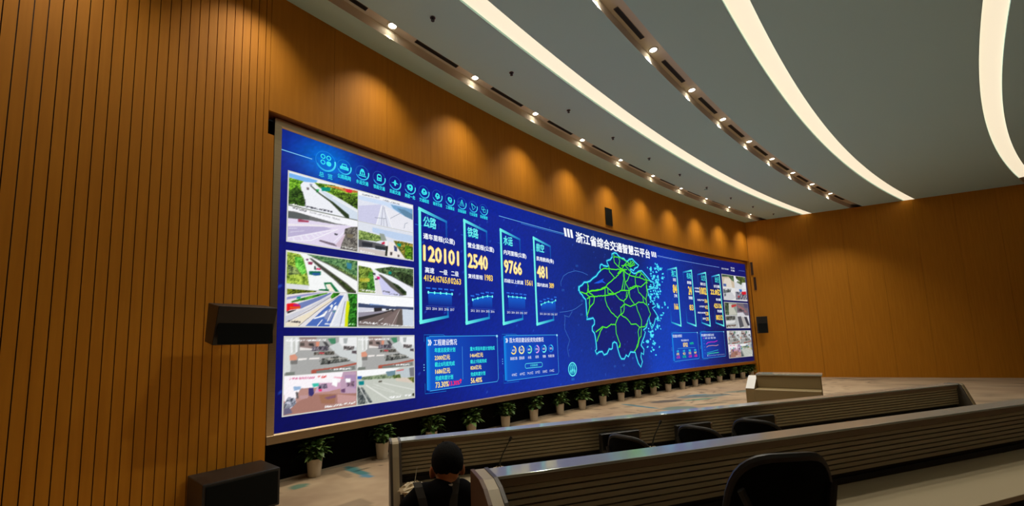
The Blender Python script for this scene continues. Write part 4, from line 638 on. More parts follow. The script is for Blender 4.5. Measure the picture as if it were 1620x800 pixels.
def hashnoise(x, y, k):
    xi = np.floor(x * k).astype(int); yi = np.floor(y * k).astype(int); fx = x * k - xi; fy = y * k - yi
    h = lambda a, b_: ((np.sin(a * 127.1 + b_ * 311.7) * 43758.5453) % 1.)
    fx = fx * fx * (3 - 2 * fx); fy = fy * fy * (3 - 2 * fy)
    return (h(xi, yi) * (1 - fx) + h(xi + 1, yi) * fx) * (1 - fy) + (h(xi, yi + 1) * (1 - fx) + h(xi + 1, yi + 1) * fx) * fy
def carpet_rgb(S, D):
    n = .5 * hashnoise(S, D, 1.3) + .3 * hashnoise(S + 9, D, 3.7) + .2 * hashnoise(S, D + 5, 11.)
    c = np.array([186, 164, 134]) * (1 - n[..., None]) + np.array([142, 118, 94]) * n[..., None]
    c = np.where((hashnoise(S, D * 2, 2.2) > .78)[..., None], c * .84, c)
    for s, d_, a, b_, th, col, k in PATCH:
        u = (S - s) * cos(th) + (D - d_) * sin(th); v = -(S - s) * sin(th) + (D - d_) * cos(th)
        q = (u / a) ** 2 + (v / b_) ** 2 + .6 * (hashnoise(S, D, 5.) - .5)
        w = np.clip((1.1 - q) / .35, 0, 1)[..., None] * k
        w = np.minimum(w * 1.25, 1); c = c * (1 - w) + np.array(col) * .92 * w
    vein = np.abs(hashnoise(S + 3, D, 2.1) - .5) < .012
    vein &= hashnoise(S, D + 30, .7) > .55
    return np.where(vein[..., None], c * .55, c)
def carpet(name, s0, s1, D0, D1, ds, dd, z):
    s = np.linspace(s0, s1, int((s1 - s0) / ds) + 1); d_ = np.linspace(D0, D1, int((D1 - D0) / dd) + 1); S, D = np.meshgrid(s, d_)
    a = AZ0 + S / RR; r = RR - D; co = np.stack([CX + r * np.sin(a), CY + r * np.cos(a), np.full(S.shape, z)], -1).reshape(-1, 3)
    nx = len(s); idx = np.arange(S.size).reshape(S.shape); q = np.stack([idx[:-1, :-1], idx[1:, :-1], idx[1:, 1:], idx[:-1, 1:]], -1).reshape(-1, 4)
    return co, q, blin(carpet_rgb(S, D)).reshape(-1, 3)
parts = [carpet('a', -.6, 20.6, -.3, 4.2, .05, .05, 0), carpet('b', -16, 36, 4.2, 32, .5, .5, 0), carpet('c', -16, -.6, -.3, 4.2, .2, .2, 0), carpet('d', 20.6, 36, -.3, 4.2, .4, .4, 0)]
co = []; q = []; cc = []; base = 0
for a, b_, c in parts: co.append(a); q.append(b_ + base); cc.append(c); base += len(a)
me = bpy.data.meshes.new('floor'); me.from_pydata(np.concatenate(co).tolist(), [], np.concatenate(q).tolist()); me.materials.append(M['carpet'])
ca = me.color_attributes.new('Col', 'FLOAT_COLOR', 'POINT'); cc = np.concatenate(cc); ca.data.foreach_set('color', np.c_[cc, np.ones(len(cc))].astype(np.float32).ravel())
o = bpy.data.objects.new('floor', me); COL.objects.link(o); tag(o, kind='structure')

# ceiling with its two lamp channels and cove slots, the last two added, swept along the arc
CHAN = [(.60, .925, .17), (2.06, 2.40, .07), (3.57, 3.92, .17), (5.03, 5.37, .07), (8.00, 8.34, .07), (10.97, 11.31, .07)]
b = MB(); x = -.6
for a, b_, h in CHAN + [(32, 32, 0)]:
    b.cur = 0; b.sweep([(x, CEIL), (a, CEIL)], -16, 36, .5, False); x = b_
    if h: b.cur = 1; b.sweep([(a, CEIL), (a, CEIL + h), (b_, CEIL + h), (b_, CEIL)], -16, 36, .5, False)
b.cur = 0; b.sweep([(-.6, CEIL + .3), (32, CEIL + .3), (32, CEIL + .4), (-.6, CEIL + .4)], -16, 36, 1.)
struct(b, 'ceiling', [M['ceil'], M['channel']], fix=False)

# amber wood fascia over the screen, in one-metre boards
b = MB(); s = -.23
for x in [.75 + k for k in range(20)] + [20.04]:
    b.rbox(s + .002, x - .002, .10, .14, SOFF, CEIL, .25); s = x
b.build
fas = struct(b, 'wall_front', M['wood'])
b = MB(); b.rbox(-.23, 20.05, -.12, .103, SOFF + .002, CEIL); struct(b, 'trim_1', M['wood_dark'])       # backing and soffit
b = MB(); b.rbox(-.3, 20.1, -.34, -.25, 0, SOFF + .05); struct(b, 'wall_plinth', M['black'])            # black wall behind and below the screen
b = MB(); b.rbox(-.22, 20.04, -.262, -.235, 0, .035); struct(b, 'baseboard_front', M['steel'])
# reveals at both ends of the opening
b = MB(); b.rbox(-.222, -.135, -.25, .10, 0, 5.04); b.rbox(20.003, 20.06, -.25, .12, 0, SOFF); struct(b, 'trim_2', M['wood'])
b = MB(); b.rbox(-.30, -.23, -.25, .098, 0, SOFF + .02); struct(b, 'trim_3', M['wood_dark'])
# left wall: upright battens with dark joints
b = MB()
s = -.23; wds = [.07, .10, .10]; k = 0
while s > -15.6:
    w = wds[k] if k < len(wds) else .10; w = min(w, s + 15.7)
    b.rbox(s - w + .005, s - .004, .10, .14, 0, CEIL, 2.); s -= w; k += 1
struct(b, 'wall_left', M['wood'])
b = MB(); b.rbox(-15.7, -.232, .04, .108, 0, CEIL); struct(b, 'trim_4', M['gap'])
# right wall, turning into the room
p0 = P3(20.05, .14, 0); dr = Vector((.9, -.44, 0)).normalized(); nr = Vector((-.44, -.9, 0)).normalized()
RW = Matrix((( dr.x, -nr.x, 0, p0.x), (dr.y, -nr.y, 0, p0.y), (0, 0, 1, 0), (0, 0, 0, 1)))   # x along the wall, -y into the room
b = MB(); x = 0.
while x < 20: b.box(x + .003, x + 1.197, 0, .04, 0, CEIL, RW); x += 1.2
struct(b, 'wall_right', M['wood'])
b = MB(); b.box(0, 20.4, .038, .12, 0, CEIL, RW); struct(b, 'trim_5', M['gap'])
pe = RW @ Vector((20.3, 0, 0)); pl = P3(-15.6, .1, 0)
def wallseg(name, a, c, th=.15):
    v = (c - a); v.z = 0; L = v.length; ang = math.atan2(v.y, v.x)
    m = Matrix.Translation((a.x, a.y, 0)) @ Matrix.Rotation(ang, 4, 'Z'); b = MB(); b.box(0, L, -th / 2, th / 2, 0, CEIL, m); struct(b, name, M['wood'])
pc = Vector((22, -7.5, 0)); wallseg('wall_side', pe, pc); wallseg('wall_rear', pc, Vector((pl.x, pl.y, 0)))

# ---------------------------------------------------------------- ceiling fittings
def place_ring(o, s, D, z):
    o.location = P3(s, D, z); e, n = axes(s); o.rotation_euler = (0, 0, math.atan2(e.y, e.x))
ORD = ['first', 'second', 'third', 'fourth', 'fifth', 'sixth', 'seventh', 'eighth', 'ninth', 'tenth', 'eleventh', 'twelfth', 'thirteenth', 'fourteenth']
dl = empty('recessed_downlight')
b = MB(); b.lathe([(.062, -.002), (.068, -.012), (.086, -.012), (.09, 0), (.062, 0)], 20, cap0=False, cap1=False); b.build('trim_ring', M['steel'], dl, True)
b = MB(); b.lathe([(.0005, -.006), (.062, -.006)], 20, cap0=False, cap1=False); b.build('lens', M['lens'], dl)
vt = empty('ceiling_vent')
b = MB(); b.box(-.5, .5, -.04, -.034, -.012, 0); b.box(-.5, .5, .034, .04, -.012, 0); b.box(-.5, -.49, -.034, .034, -.012, 0); b.box(.49, .5, -.034, .034, -.012, 0); b.build('vent_frame', M['endboard'], vt)
b = MB(); b.box(-.49, .49, -.034, .034, -.003, -.001); b.build('backing', M['plastic'], vt)
b = MB()
for k in range(4): b.box(-.49, .49, -.028 + .016 * k, -.022 + .016 * k, -.010, -.003)
b.build('louvre', M['rim'], vt)
first = [True, True]; tint = (1, .885, .69)
def put(proto, fl, *a):
    o = proto if first[fl] else copy_tree(proto); first[fl] = False; place_ring(o, *a); return o
ROWS = [('wall', .71, range(-3, 10), W1), ('second', 3.68, range(0, 10), W2)]
for rn, D, ks, watt in ROWS:
    n = 0
    for k in ks:
        s = 1.5 + 2 * k; n += 1
        o = put(dl, 0, s, D, CEIL + .17)
        nm = ORD[n - 1]
        tag(o, ('recessed downlight in the channel along the wood wall, ' if rn == 'wall' else 'recessed downlight in the channel beyond the glowing cove, ') + nm + ' from the left', 'light', 'downlights in the %s ceiling channel' % ('wall side' if rn == 'wall' else 'inner'))
        L = bpy.data.lights.new('downlight_beam', 'SPOT'); L.energy = watt; L.color = tint if rn == 'wall' else (1, .92, .77); L.spot_size = math.radians(110 if rn != 'wall' else 96); L.spot_blend = .6 if rn != 'wall' else 1.; L.shadow_soft_size = .11
        lo = bpy.data.objects.new('downlight_beam', L); COL.objects.link(lo); lo.location = P3(s, D, CEIL + .15)
        if k + .5 < 9.6:
            v = put(vt, 1, s + 1.0, D + .0, CEIL + .17)
            tag(v, ('dark slot vent in the channel along the wood wall, ' if rn == 'wall' else 'dark slot vent in the channel beyond the cove, ') + nm + ' from the left', 'vent', 'slot vents in the %s ceiling channel' % ('wall side' if rn == 'wall' else 'inner'))
for i, (a, b_) in enumerate(((2.06, 2.40), (5.03, 5.37), (8.00, 8.34), (10.97, 11.31))):  # strips past the second are added to brighten the console slats
    r = tag(empty('cove_light', P3(5, (a + b_) / 2, CEIL)), 'long curved warm white light strip in the ceiling, %s from the screen' % ['first', 'second', 'third', 'fourth'][i], 'light', 'curved ceiling light strips')
    bpy.context.view_layer.update(); iv = r.matrix_world.inverted()
    b = MB(); b.rbox(-6, 24, a + .012, b_ - .012, CEIL + .045, CEIL + .062); o = b.build('diffuser', M['cove'], r); o.data.transform(iv)
    b = MB(); b.rbox(-6, 24, a + .001, a + .010, CEIL + .002, CEIL + .068); b.rbox(-6, 24, b_ - .010, b_ - .001, CEIL + .002, CEIL + .068); o = b.build('side_profile', M['ceil'], r); o.data.transform(iv)
sp = empty('ceiling_sprinkler')
b = MB(); b.lathe([(.045, 0), (.042, -.008), (.014, -.012), (.012, -.045), (.03, -.05), (.03, -.054), (.0, -.054)], 14, cap0=True, cap1=False); b.build('head', M['rim'], sp, True)
b = MB(); b.lathe([(.048, 0), (.048, -.004), (.02, -.006)], 16); b.build('escutcheon', M['steel'], sp)
for i in range(-2, 9):
    o = sp if i == -2 else copy_tree(sp); place_ring(o, 5.75 + 2 * i, 1.5, CEIL); n = i + 2
    tag(o, 'small dark sprinkler head between wood wall and cove, %s from the left' % ORD[n], 'sprinkler', 'ceiling sprinklers beside the cove')
o = empty('smoke_detector'); place_ring(o, 13.95, 1.38, CEIL); tag(o, 'small round detector beside a dark sprinkler head on the ceiling', 'detector')
b = MB(); b.lathe([(.05, 0), (.05, -.015), (.035, -.03), (.0, -.032)], 18, cap1=False); b.build('cover', M['ceil'], o, True)
b = MB(); b.lathe([(.056, 0), (.056, -.006)], 18); b.build('base', M['rim'], o)

# ---------------------------------------------------------------- wall things
o = empty('wall_speaker_grille'); place_ring(o, 9.50, .14, 5.755); tag(o, 'tall black speaker grille flush on the wood fascia above the screen title', 'speaker')
# local axes: x along the wall, y away from the room
b = MB(); b.box(-.17, .17, -.02, .0, -.265, .265); b.build('grille_cloth', M['grille'], o, bevel=.004)
b = MB()
for x0, x1, z0, z1 in ((-.18, -.168, -.275, .275), (.168, .18, -.275, .275), (-.168, .168, -.275, -.263), (-.168, .168, .263, .275)): b.box(x0, x1, -.026, .0, z0, z1)
b.build('frame', M['plastic'], o)

def loudspeaker(name, M4, w, h, d_, lab):
    o = empty(name); o.matrix_world = M4; tag(o, lab, 'speaker')
    b = MB(); b.prism([(0, -h / 2), (0, h / 2), (-d_, h / 2), (-d_ * .72, -h / 2)], -w / 2, w / 2); b.build('cabinet', M['plastic'], o, bevel=.008)
    fz = math.atan2(d_ * .28, h)
    mm = Matrix.Translation((0, -d_ * .86 - .004, 0)) @ Matrix.Rotation(-fz, 4, 'X')
    b = MB(); b.box(-w / 2 + .02, w / 2 - .02, -.012, .002, -h / 2 + .02, h / 2 - .02, mm); b.build('front_grille', M['grille'], o, bevel=.004)
    b = MB(); b.box(-.05, .05, .0, .20, -.03, .03); b.box(-.09, .09, .19, .21, -.10, .10); b.build('bracket', M['rim'], o)
    return o
def frame_at(s, D, z, tilt=0, turn=0):
    e, n = axes(s); yv = -n
    m = Matrix(((e.x, yv.x, 0, 0), (e.y, yv.y, 0, 0), (0, 0, 1, 0), (0, 0, 0, 1)))
    return Matrix.Translation(P3(s, D, z)) @ m @ Matrix.Rotation(turn, 4, 'Z') @ Matrix.Rotation(tilt, 4, 'X')
loudspeaker('wall_loudspeaker', frame_at(*SPK_L), .62, .46, .40, 'black wedge loudspeaker bracketed on the battened wall left of the screen')
loudspeaker('wall_loudspeaker', RW @ Matrix.Translation((.24, -.2, 2.36)), .40, .75, .34, 'black loudspeaker bracketed on the wood wall right of the screen')
for i, z in enumerate((5.02, 4.30)):
    o = empty('slot_grille'); o.matrix_world = RW @ Matrix.Translation((.09 + .07 * i, -.004, z)); tag(o, ['upper', 'lower'][i] + ' narrow dark slot grille in the wood wall right of the screen', 'grille', 'slot grilles on the right wall')
    b = MB(); b.box(-.045, .045, -.008, 0, -.30, .30); b.build('backing', M['gap'], o)
    b = MB(); b.box(-.055, -.045, -.016, 0, -.31, .31); b.box(.045, .055, -.016, 0, -.31, .31); b.box(-.045, .045, -.016, 0, -.31, -.30); b.box(-.045, .045, -.016, 0, .30, .31); b.build('frame', M['wood_dark'], o)

# floor-standing bass cabinet at the left end
o = empty('subwoofer'); o.matrix_world = frame_at(*SUBW); tag(o, 'black subwoofer box standing on the floor below the left end of the screen', 'speaker')
b = MB(); b.box(-.40, .40, -.30, .30, .03, .47); b.build('cabinet', M['plastic'], o, bevel=.012)
b = MB(); b.box(-.37, .37, -.315, -.302, .06, .44); b.build('front_grille', M['grille'], o, bevel=.004)
for x in (-.34, .34):
    for y in (-.24, .24): b = MB(); b.lathe([(.03, 0), (.028, .03)], 12, Matrix.Translation((x, y, 0))); b.build('foot', M['rim'], o)

# ---------------------------------------------------------------- potted plants
def leaf(mb, p, az, el, L, w, r):
    d_ = Vector((cos(az) * cos(el), sin(az) * cos(el), sin(el))); side = Vector((-sin(az), cos(az), 0)); up = side.cross(d_); up = up if up.z > 0 else -up
    vs = []; prof_ = ((0, .05), (.12, .55), (.3, .95), (.5, 1.), (.7, .78), (.87, .38), (1, .02))
    for t, k in prof_:
        dz = -L * .34 * t * t
        c = p + d_ * L * t + Vector((0, 0, dz))
        vs += [c - side * w * k + up * w * .28 * k, c, c + side * w * k + up * w * .28 * k]
    fs = []
    for i in range(len(prof_) - 1): a = i * 3; fs += [(a, a + 1, a + 4, a + 3), (a + 1, a + 2, a + 5, a + 4)]
    mb.add(vs, fs)
def foliage(seed):
    r = random.Random(seed); lf = MB(); st = MB()
    for i in range(150):
        t = i / 150; az = r.uniform(0, 2 * PI); h = .30 + .27 * r.random() ** .8
        rad = r.uniform(.02, .15); p = Vector((rad * cos(az), rad * sin(az), h))
        el = r.uniform(-.25, .75) if h < .42 else r.uniform(.15, 1.15)
        L = r.uniform(.11, .185)
        leaf(lf, p, az + r.uniform(-.5, .5), el, L, L * r.uniform(.19, .28), r)
        if i % 6 == 0: st.tube([(rad * .25 * cos(az), rad * .25 * sin(az), .235), (rad * .7 * cos(az), rad * .7 * sin(az), (h + .235) / 2 + .02), p], .0045, 5)
    # keep clear of the wall behind (local +y) and of the screen's lower edge
    lf.v = [(x, min(y, .125), min(z, .582)) for x, y, z in lf.v]
    return lf, st
plants = []
for k in range(4):
    o = empty('potted_plant')
    b = MB(); b.lathe([(.086, 0), (.092, .01), (.106, .20), (.112, .262), (.112, .275), (.102, .275), (.100, .245)], 28, cap1=False); b.build('pot', M['pot'], o, True)
    b = MB(); b.lathe([(.0, .252), (.06, .25), (.1005, .245)], 20, cap0=False, cap1=False); b.build('soil', M['soil'], o)
    lf, st = foliage(11 + k); lf.build('foliage', M['leaf'], o, True, fix=False); st.build('stem', M['stem'], o, True)
    plants.append(o)
PS = [.64, 1.80, 2.86, 3.89, 4.93, 5.92, 6.96, 7.95, 8.97, 9.95, 10.93, 11.92, 12.92, 13.93, 14.90, 15.91, 16.90, 18.02, 18.95, 19.76]
NEAR = ['below the left camera feeds', 'left of the first console end', 'behind the first console, below the engineering box', 'below the gap between two information boxes', 'below the project rings box', 'below the right end of the rings box', 'below the round badge',
        'just right of the round badge', 'left below the map', 'below the map', 'below the map tip', 'just right below the map tip', 'left below the client flow box', 'below the client flow box', 'below the right end of the flow box', 'below the line chart box', 'right below the line chart box', 'left below the far camera feeds', 'below the far camera feeds', 'under the far end of the screen']
NTH = ['first', 'second', 'third', 'fourth', 'fifth', 'sixth', 'seventh', 'eighth', 'ninth', 'tenth', 'eleventh', 'twelfth', 'thirteenth', 'fourteenth', 'fifteenth', 'sixteenth', 'seventeenth', 'eighteenth', 'nineteenth', 'twentieth']
rp = random.Random(21)
for i, s in enumerate(PS):
    src = plants[i % 4]; o = src if i < 4 else copy_tree(src)
    e, n = axes(s); o.location = P3(s, -.108, 0); o.rotation_euler = (0, 0, math.atan2(e.y, e.x)); k = rp.uniform(.94, 1.02); o.scale = (1, 1, k)
    if (i // 4) % 2: o.scale = (-1, 1, k)
    tag(o, '%s green plant from the left, cream pot, %s' % (NTH[i], NEAR[i]), 'plant', 'potted plants along the foot of the screen')

# ---------------------------------------------------------------- operators' consoles
TH = math.radians(18.2)
def RF(s, n, z=0): return Matrix.Translation((s * cos(TH) - n * sin(TH), s * sin(TH) + n * cos(TH), z)) @ Matrix.Rotation(TH, 4, 'Z')
def console(s0, n0, L, z0, hl, hd, lab, brown, steep):
    """x along the row, y away from the operators; slatted upstand facing them"""
    o = empty('control_console'); o.matrix_world = RF(s0, n0, z0); tag(o, lab, 'desk', 'rows of operator consoles')
    x0, x1 = .09, L - .09
    b = MB(); b.box(x0, x1, .022, .045, hd, hl - .05); b.build('groove_backing', M['slat_gap'], o)
    b = MB(); z = hl - .055; pitch = .0295
    while z - pitch > hd + .035:
        b.prism([(.024, z - .0235), (.0, z - .0235), (.0, z - .002), (.024, z - .002)], x0, x1); z -= pitch
    b.build('slat_panel', M['slat'], o)
    b = MB(); b.box(x0, x1, .006, .045, hd, hd + .034); b.build('kick_strip', M['slat_gap'], o)
    b = MB(); b.box(x0, x1, -.012, .03, hl - .052, hl - .014); b.build('edge_strip', M['trimbrown'], o, bevel=.004)
    b = MB(); b.box(x0 - .01, x1 + .01, -.018, .118, hl - .014, hl); b.build('top_ledge', M['ledge'], o, bevel=.003)
    b = MB(); b.box(x0, x1, .095, .112, .02, hl - .014); b.build('front_panel', M['khaki'], o)
    b = MB(); b.box(x0, x1, -.46, .005, hd - .03, hd); b.build('desktop', M['cream'], o, bevel=.004)
    n = max(2, int(L / 1.6))
    for k in range(n + 1):
        x = x0 + .01 + (x1 - x0 - .06) * k / n
        b = MB(); b.box(x, x + .04, -.40, .09, .0, hd - .03); b.build('support_leg', M['endboard'], o)
    ep = [(.125, 0), (.125, hl + .004), (-.03, hl + .004), (-.10, hl - .015), (-.17, hl - .055), (-.24, hl - .13), (-.31, hl - .25), (-.40, hl - .42), (-.49, hl - .62), (-.56, hd - .32), (-.58, .0)]
    ei = [(.125, 0), (.125, hl), (-.035, hl), (-.105, hl - .02), (-.175, hl - .062), (-.245, hl - .138), (-.315, hl - .258), (-.405, hl - .428), (-.495, hl - .628), (-.565, hd - .32), (-.585, .0)]
    if steep:
        ep = [(.125, 0), (.125, hl + .004), (-.02, hl + .004), (-.035, hl - .01), (-.07, hl - .10), (-.14, hl - .30), (-.21, hl - .50), (-.30, .30), (-.34, .0)]
        ei = [(.125, 0), (.125, hl), (-.024, hl), (-.04, hl - .014), (-.075, hl - .102), (-.145, hl - .302), (-.215, hl - .502), (-.305, .30), (-.345, .0)]
    for side in (0, 1):
        xs = 0 if side == 0 else L - .085
        e_ = empty('end_panel', parent=o)
        b = MB(); b.prism(ep, xs, xs + .019); b.build('outer_board', M['endbrown' if brown else 'endboard'], e_, bevel=.002)
        b = MB(); b.prism(ei, xs + .019, xs + .066); b.build('core_band', M['cream'], e_)
        b = MB(); b.prism(ep, xs + .066, xs + .085); b.build('inner_board', M['endboard'], e_, bevel=.002)
    return o
R1N, R2N, STEP = 3.41, 1.80, .15
console(.155, R1N, 7.3, 0, 1.16, .84, 'far slatted operator console with grey ledge, row nearer the screen', False, True)
console(.445, R2N, 6.2, STEP, 1.16, .84, 'near slatted operator console with grey ledge, row in the foreground', True, False)
# raised floor of the second row
b = MB(); b.box(-4, 16, -6.5, .30, .002, STEP - .002, RF(0, R2N)); struct(b, 'floor_platform', mat('platform_carpet', lin((160, 138, 112)), .95, noise=(5, (1, 1, 1), lin((128, 106, 84)))))

# third desk, farther right
o = empty('presenter_desk'); o.matrix_world = Matrix.Translation((3.66, 6.46, 0)) @ Matrix.Rotation(math.radians(-38), 4, 'Z'); tag(o, 'khaki presenter desk with a sloped top coloured white as glare beyond the consoles, far right', 'desk')
b = MB(); b.prism([(0, 0), (.62, 0), (.62, 1.24), (.40, 1.24), (0, 1.075)], 0.02, .135); b.build('sloped_wing', M['khaki'], o)
b = MB(); b.box(.135, .95, .0, .62, 0, 1.07); b.box(.135, .95, .30, .62, 1.07, 1.26); b.build('body', M['khaki'], o, bevel=.006)
b = MB(); mm = Matrix.Translation((0, .0, 1.078)) @ Matrix.Rotation(math.atan2(.165, .40), 4, 'X'); b.box(.02, .135, .0, .43, 0, .008, mm); b.build('sloped_top', M['white'], o)  # glare on the slope put into the colour as white
b = MB(); b.box(.135, .97, .28, .64, 1.26, 1.285); b.build('worktop', M['ledge'], o, bevel=.004)

# ---------------------------------------------------------------- monitors, chairs, microphones
mo = empty('desktop_monitor')
b = MB(); b.box(-.20, .20, 0, .05, .0, .215); b.build('housing', M['plastic'], mo, bevel=.006)
b = MB(); b.box(-.188, .188, -.003, .001, .012, .203); b.build('screen_glass', M['screen_off'], mo)
b = MB(); b.box(.185, .203, -.008, .056, -.002, .208); b.build('lit_side_strip', M['trimbrown'], mo, bevel=.003)  # lighter brown stands in for a lit side face, not a grip
b = MB(); b.box(-.06, .06, .01, .045, -.008, .004); b.box(-.11, .11, -.06, .06, -.012, -.006); b.build('stand', M['rim'], mo)
MON = [(2.13, 'on the far console behind the leftmost of the empty chairs'), (2.94, 'on the far console behind the middle empty chair'), (3.76, 'on the far console behind the rightmost empty chair')]
for i, (s, lab) in enumerate(MON):
    o = mo if i == 0 else copy_tree(mo); o.matrix_world = RF(s, R1N - .15, .842 + .0125)
    tag(o, 'black switched off monitor ' + lab, 'monitor', 'monitors on the far console')

def office_chair(root):
    W, H = .40, .56
    def out(k, f=1.):
        a = 2 * PI * k; c, s_ = cos(a), sin(a); ex = .55
        return (W / 2 * f * abs(c) ** ex * (1 if c > 0 else -1), H / 2 * f * abs(s_) ** ex * (1 if s_ > 0 else -1))
    def bend(x, z): return Vector((x, -.16 * (x / W * 2) ** 2 * -.45 - .06 * (z / H), z + 1.0 - H / 2))
    n = 40; vs = []; fs = []
    for side in (-.012, .012):
        b0 = len(vs)
        for f in (0, .35, .7, 1.):
            for k in range(n):
                p = bend(*out(k / n, max(f, .02))); vs.append(p + Vector((0, side, 0)))
        for j in range(3):
            for k in range(n): fs.append((b0 + j * n + k, b0 + j * n + (k + 1) % n, b0 + (j + 1) * n + (k + 1) % n, b0 + (j + 1) * n + k))
    fs += [(3 * n + k, 3 * n + (k + 1) % n, 7 * n + (k + 1) % n, 7 * n + k) for k in range(n)]
    b = MB(); b.add(vs, fs); b.build('backrest', M['mesh'], root, True)
    b = MB(); b.tube([bend(*out(k / n, 1.0)) for k in range(n)], .014, 8, True); b.build('back_rim', M['rim'], root, True)
    b = MB(); b.tube([bend(0, .1) + Vector((0, -.03, 0)), bend(0, -.2) + Vector((0, -.06, 0)), Vector((0, -.05, .52)), Vector((0, .08, .44))], .025, 8)
    b.tube([bend(-.17, .2) + Vector((0, -.03, 0)), bend(-.08, 0) + Vector((0, -.045, 0)), bend(0, -.2) + Vector((0, -.05, 0))], .013, 8); b.tube([bend(.17, .2) + Vector((0, -.03, 0)), bend(.08, 0) + Vector((0, -.045, 0)), bend(0, -.2) + Vector((0, -.05, 0))], .013, 8)
    b.build('back_support', M['rim'], root, True)
    b = MB(); b.box(-.235, .235, .0, .47, .43, .50); b.build('seat', M['mesh'], root, bevel=.035)
    b = MB(); b.lathe([(.05, .40), (.03, .40), (.028, .16), (.045, .10)], 14, Matrix.Translation((0, .22, 0))); b.build('gas_lift', M['rim'], root, True)
    for k in range(5):
        a = 2 * PI * k / 5 + .3; c = Vector((cos(a), sin(a), 0)); q = Vector((0, .22, 0))
        b = MB(); b.tube([q + Vector((0, 0, .11)), q + c * .13 + Vector((0, 0, .095)), q + c * .215 + Vector((0, 0, .075))], [.028, .022, .016], 8); l = b.build('base_leg', M['plastic'], root, True)
        b = MB(); b.lathe([(.004, -.024), (.028, -.024), (.03, -.012), (.03, .012), (.028, .024), (.004, .024)], 14, Matrix.Translation(q + c * .215 + Vector((0, 0, .031))) @ Matrix.Rotation(a, 4, 'Z') @ Matrix.Rotation(PI / 2, 4, 'X')); b.build('caster', M['rim'], l, True)
ch = empty('office_chair'); office_chair(ch)
for i, (s, n, z, turn, k, lab) in enumerate(CHAIRS):
    o = ch if i == 0 else copy_tree(ch); o.matrix_world = RF(s, n, z) @ Matrix.Rotation(turn, 4, 'Z') @ Matrix.Diagonal((k[0], k[0], k[1], 1))
    tag(o, lab, 'chair', 'black office chairs at the consoles')

mi = empty('gooseneck_microphone')
r_ = random.Random(4)
b = MB(); b.prism([(-.05, 0), (.05, 0), (.05, .035), (-.05, .02)], -.075, .075); b.build('base', M['plastic'], mi, bevel=.004)
def wrap(bz):
    n, m_ = 22, 7; vs = []
    for j in range(m_ + 1):
        for i in range(n):
            a = 2 * PI * i / n; t = j / m_; rr = (1 - t * t * .8) * (1 + r_.uniform(-.13, .13)); vs.append((.108 * rr * cos(a), .075 * rr * sin(a), .004 + .062 * t + r_.uniform(-.007, .007) * (j > 0)))
    bz.add(vs, [(j * n + i, j * n + (i + 1) % n, (j + 1) * n + (i + 1) % n, (j + 1) * n + i) for j in range(m_) for i in range(n)])
b = MB(); wrap(b); b.build('plastic_wrap', M['wrap'], mi)
b = MB(); b.tube([(0, 0, .03), (0, 0, .07), (.005, 0, .10), (.03, -.0, .16), (.075, -.005, .235), (.092, -.006, .262)], [.010, .010, .006, .005, .0045, .0045], 8); b.build('gooseneck', M['plastic'], mi, True)
b = MB(); b.tube([(.088, -.006, .256), (.096, -.007, .27), (.108, -.008, .286)], [.010, .013, .011], 10); b.build('microphone_head', M['plastic'], mi, True)
MIC = [(1.0, R1N - .13, 'left of the empty chairs'), (2.465, R1N - .13, 'between the two left monitors')]
for i, (s, n, lab) in enumerate(MIC):
    o = mi if i == 0 else copy_tree(mi); o.matrix_world = RF(s, n, .842)
    tag(o, 'black gooseneck microphone with plastic wrapped base on the far console, ' + lab, 'microphone', 'gooseneck microphones on the far console')
o = empty('wrapped_microphone'); o.matrix_world = RF(.315, R1N - .22, .842); tag(o, 'plastic wrapped microphone with thin pale stalk at the left end of the far console', 'microphone')
b = MB(); wrap(b); b.build('plastic_wrap', M['wrap'], o)
b = MB(); b.prism([(-.05, 0), (.05, 0), (.05, .03), (-.05, .02)], -.06, .06); b.build('base', M['plastic'], o, bevel=.004)
b = MB(); b.tube([(0, 0, .03), (.012, 0, .09), (.022, 0, .15), (.026, 0, .165)], [.0022] * 4, 6); b.build('stalk', M['steel'], o, True)

# ---------------------------------------------------------------- the seated operator, back to us
def remesh(mb, name, m, parent, vox=.009, smooth_it=6, adapt=0.):
    me = bpy.data.meshes.new(name); me.from_pydata(mb.v, [], mb.f); t = bpy.data.objects.new(name, me); COL.objects.link(t)
    bm = bmesh.new(); bm.from_mesh(me); bmesh.ops.recalc_face_normals(bm, faces=bm.faces); bm.to_mesh(me); bm.free()
    md = t.modifiers.new('r', 'REMESH'); md.mode = 'VOXEL'; md.voxel_size = vox; md.adaptivity = adapt
    sm = t.modifiers.new('s', 'SMOOTH'); sm.iterations = smooth_it; sm.factor = .5
    out = bpy.data.meshes.new_from_object(t.evaluated_get(bpy.context.evaluated_depsgraph_get())); bpy.data.objects.remove(t); bpy.data.meshes.remove(me)
    out.name = name; out.materials.clear(); out.materials.append(m); out.polygons.foreach_set('use_smooth', [True] * len(out.polygons))
    o = bpy.data.objects.new(name, out); COL.objects.link(o); o.parent = parent
    return o
def limb(mb, pts, rs):
    """tapered limb with rounded joints"""
    for (a, ra), (c, rc) in zip(list(zip(pts, rs))[:-1], list(zip(pts, rs))[1:]):
        n = 4; mb.tube([Vector(a).lerp(Vector(c), i / n) for i in range(n + 1)], [ra + (rc - ra) * i / n for i in range(n + 1)], 14)
    for a, ra in zip(pts, rs): mb.sphere(a, ra, nu=14, nv=8)
pr = empty('person'); pr.matrix_world = RF(PERS[0], PERS[1], 0) @ Matrix.Rotation(math.radians(-4), 4, 'Z'); tag(pr, 'person with short black hair in black shirt seated at the far console, back to camera', 'person')
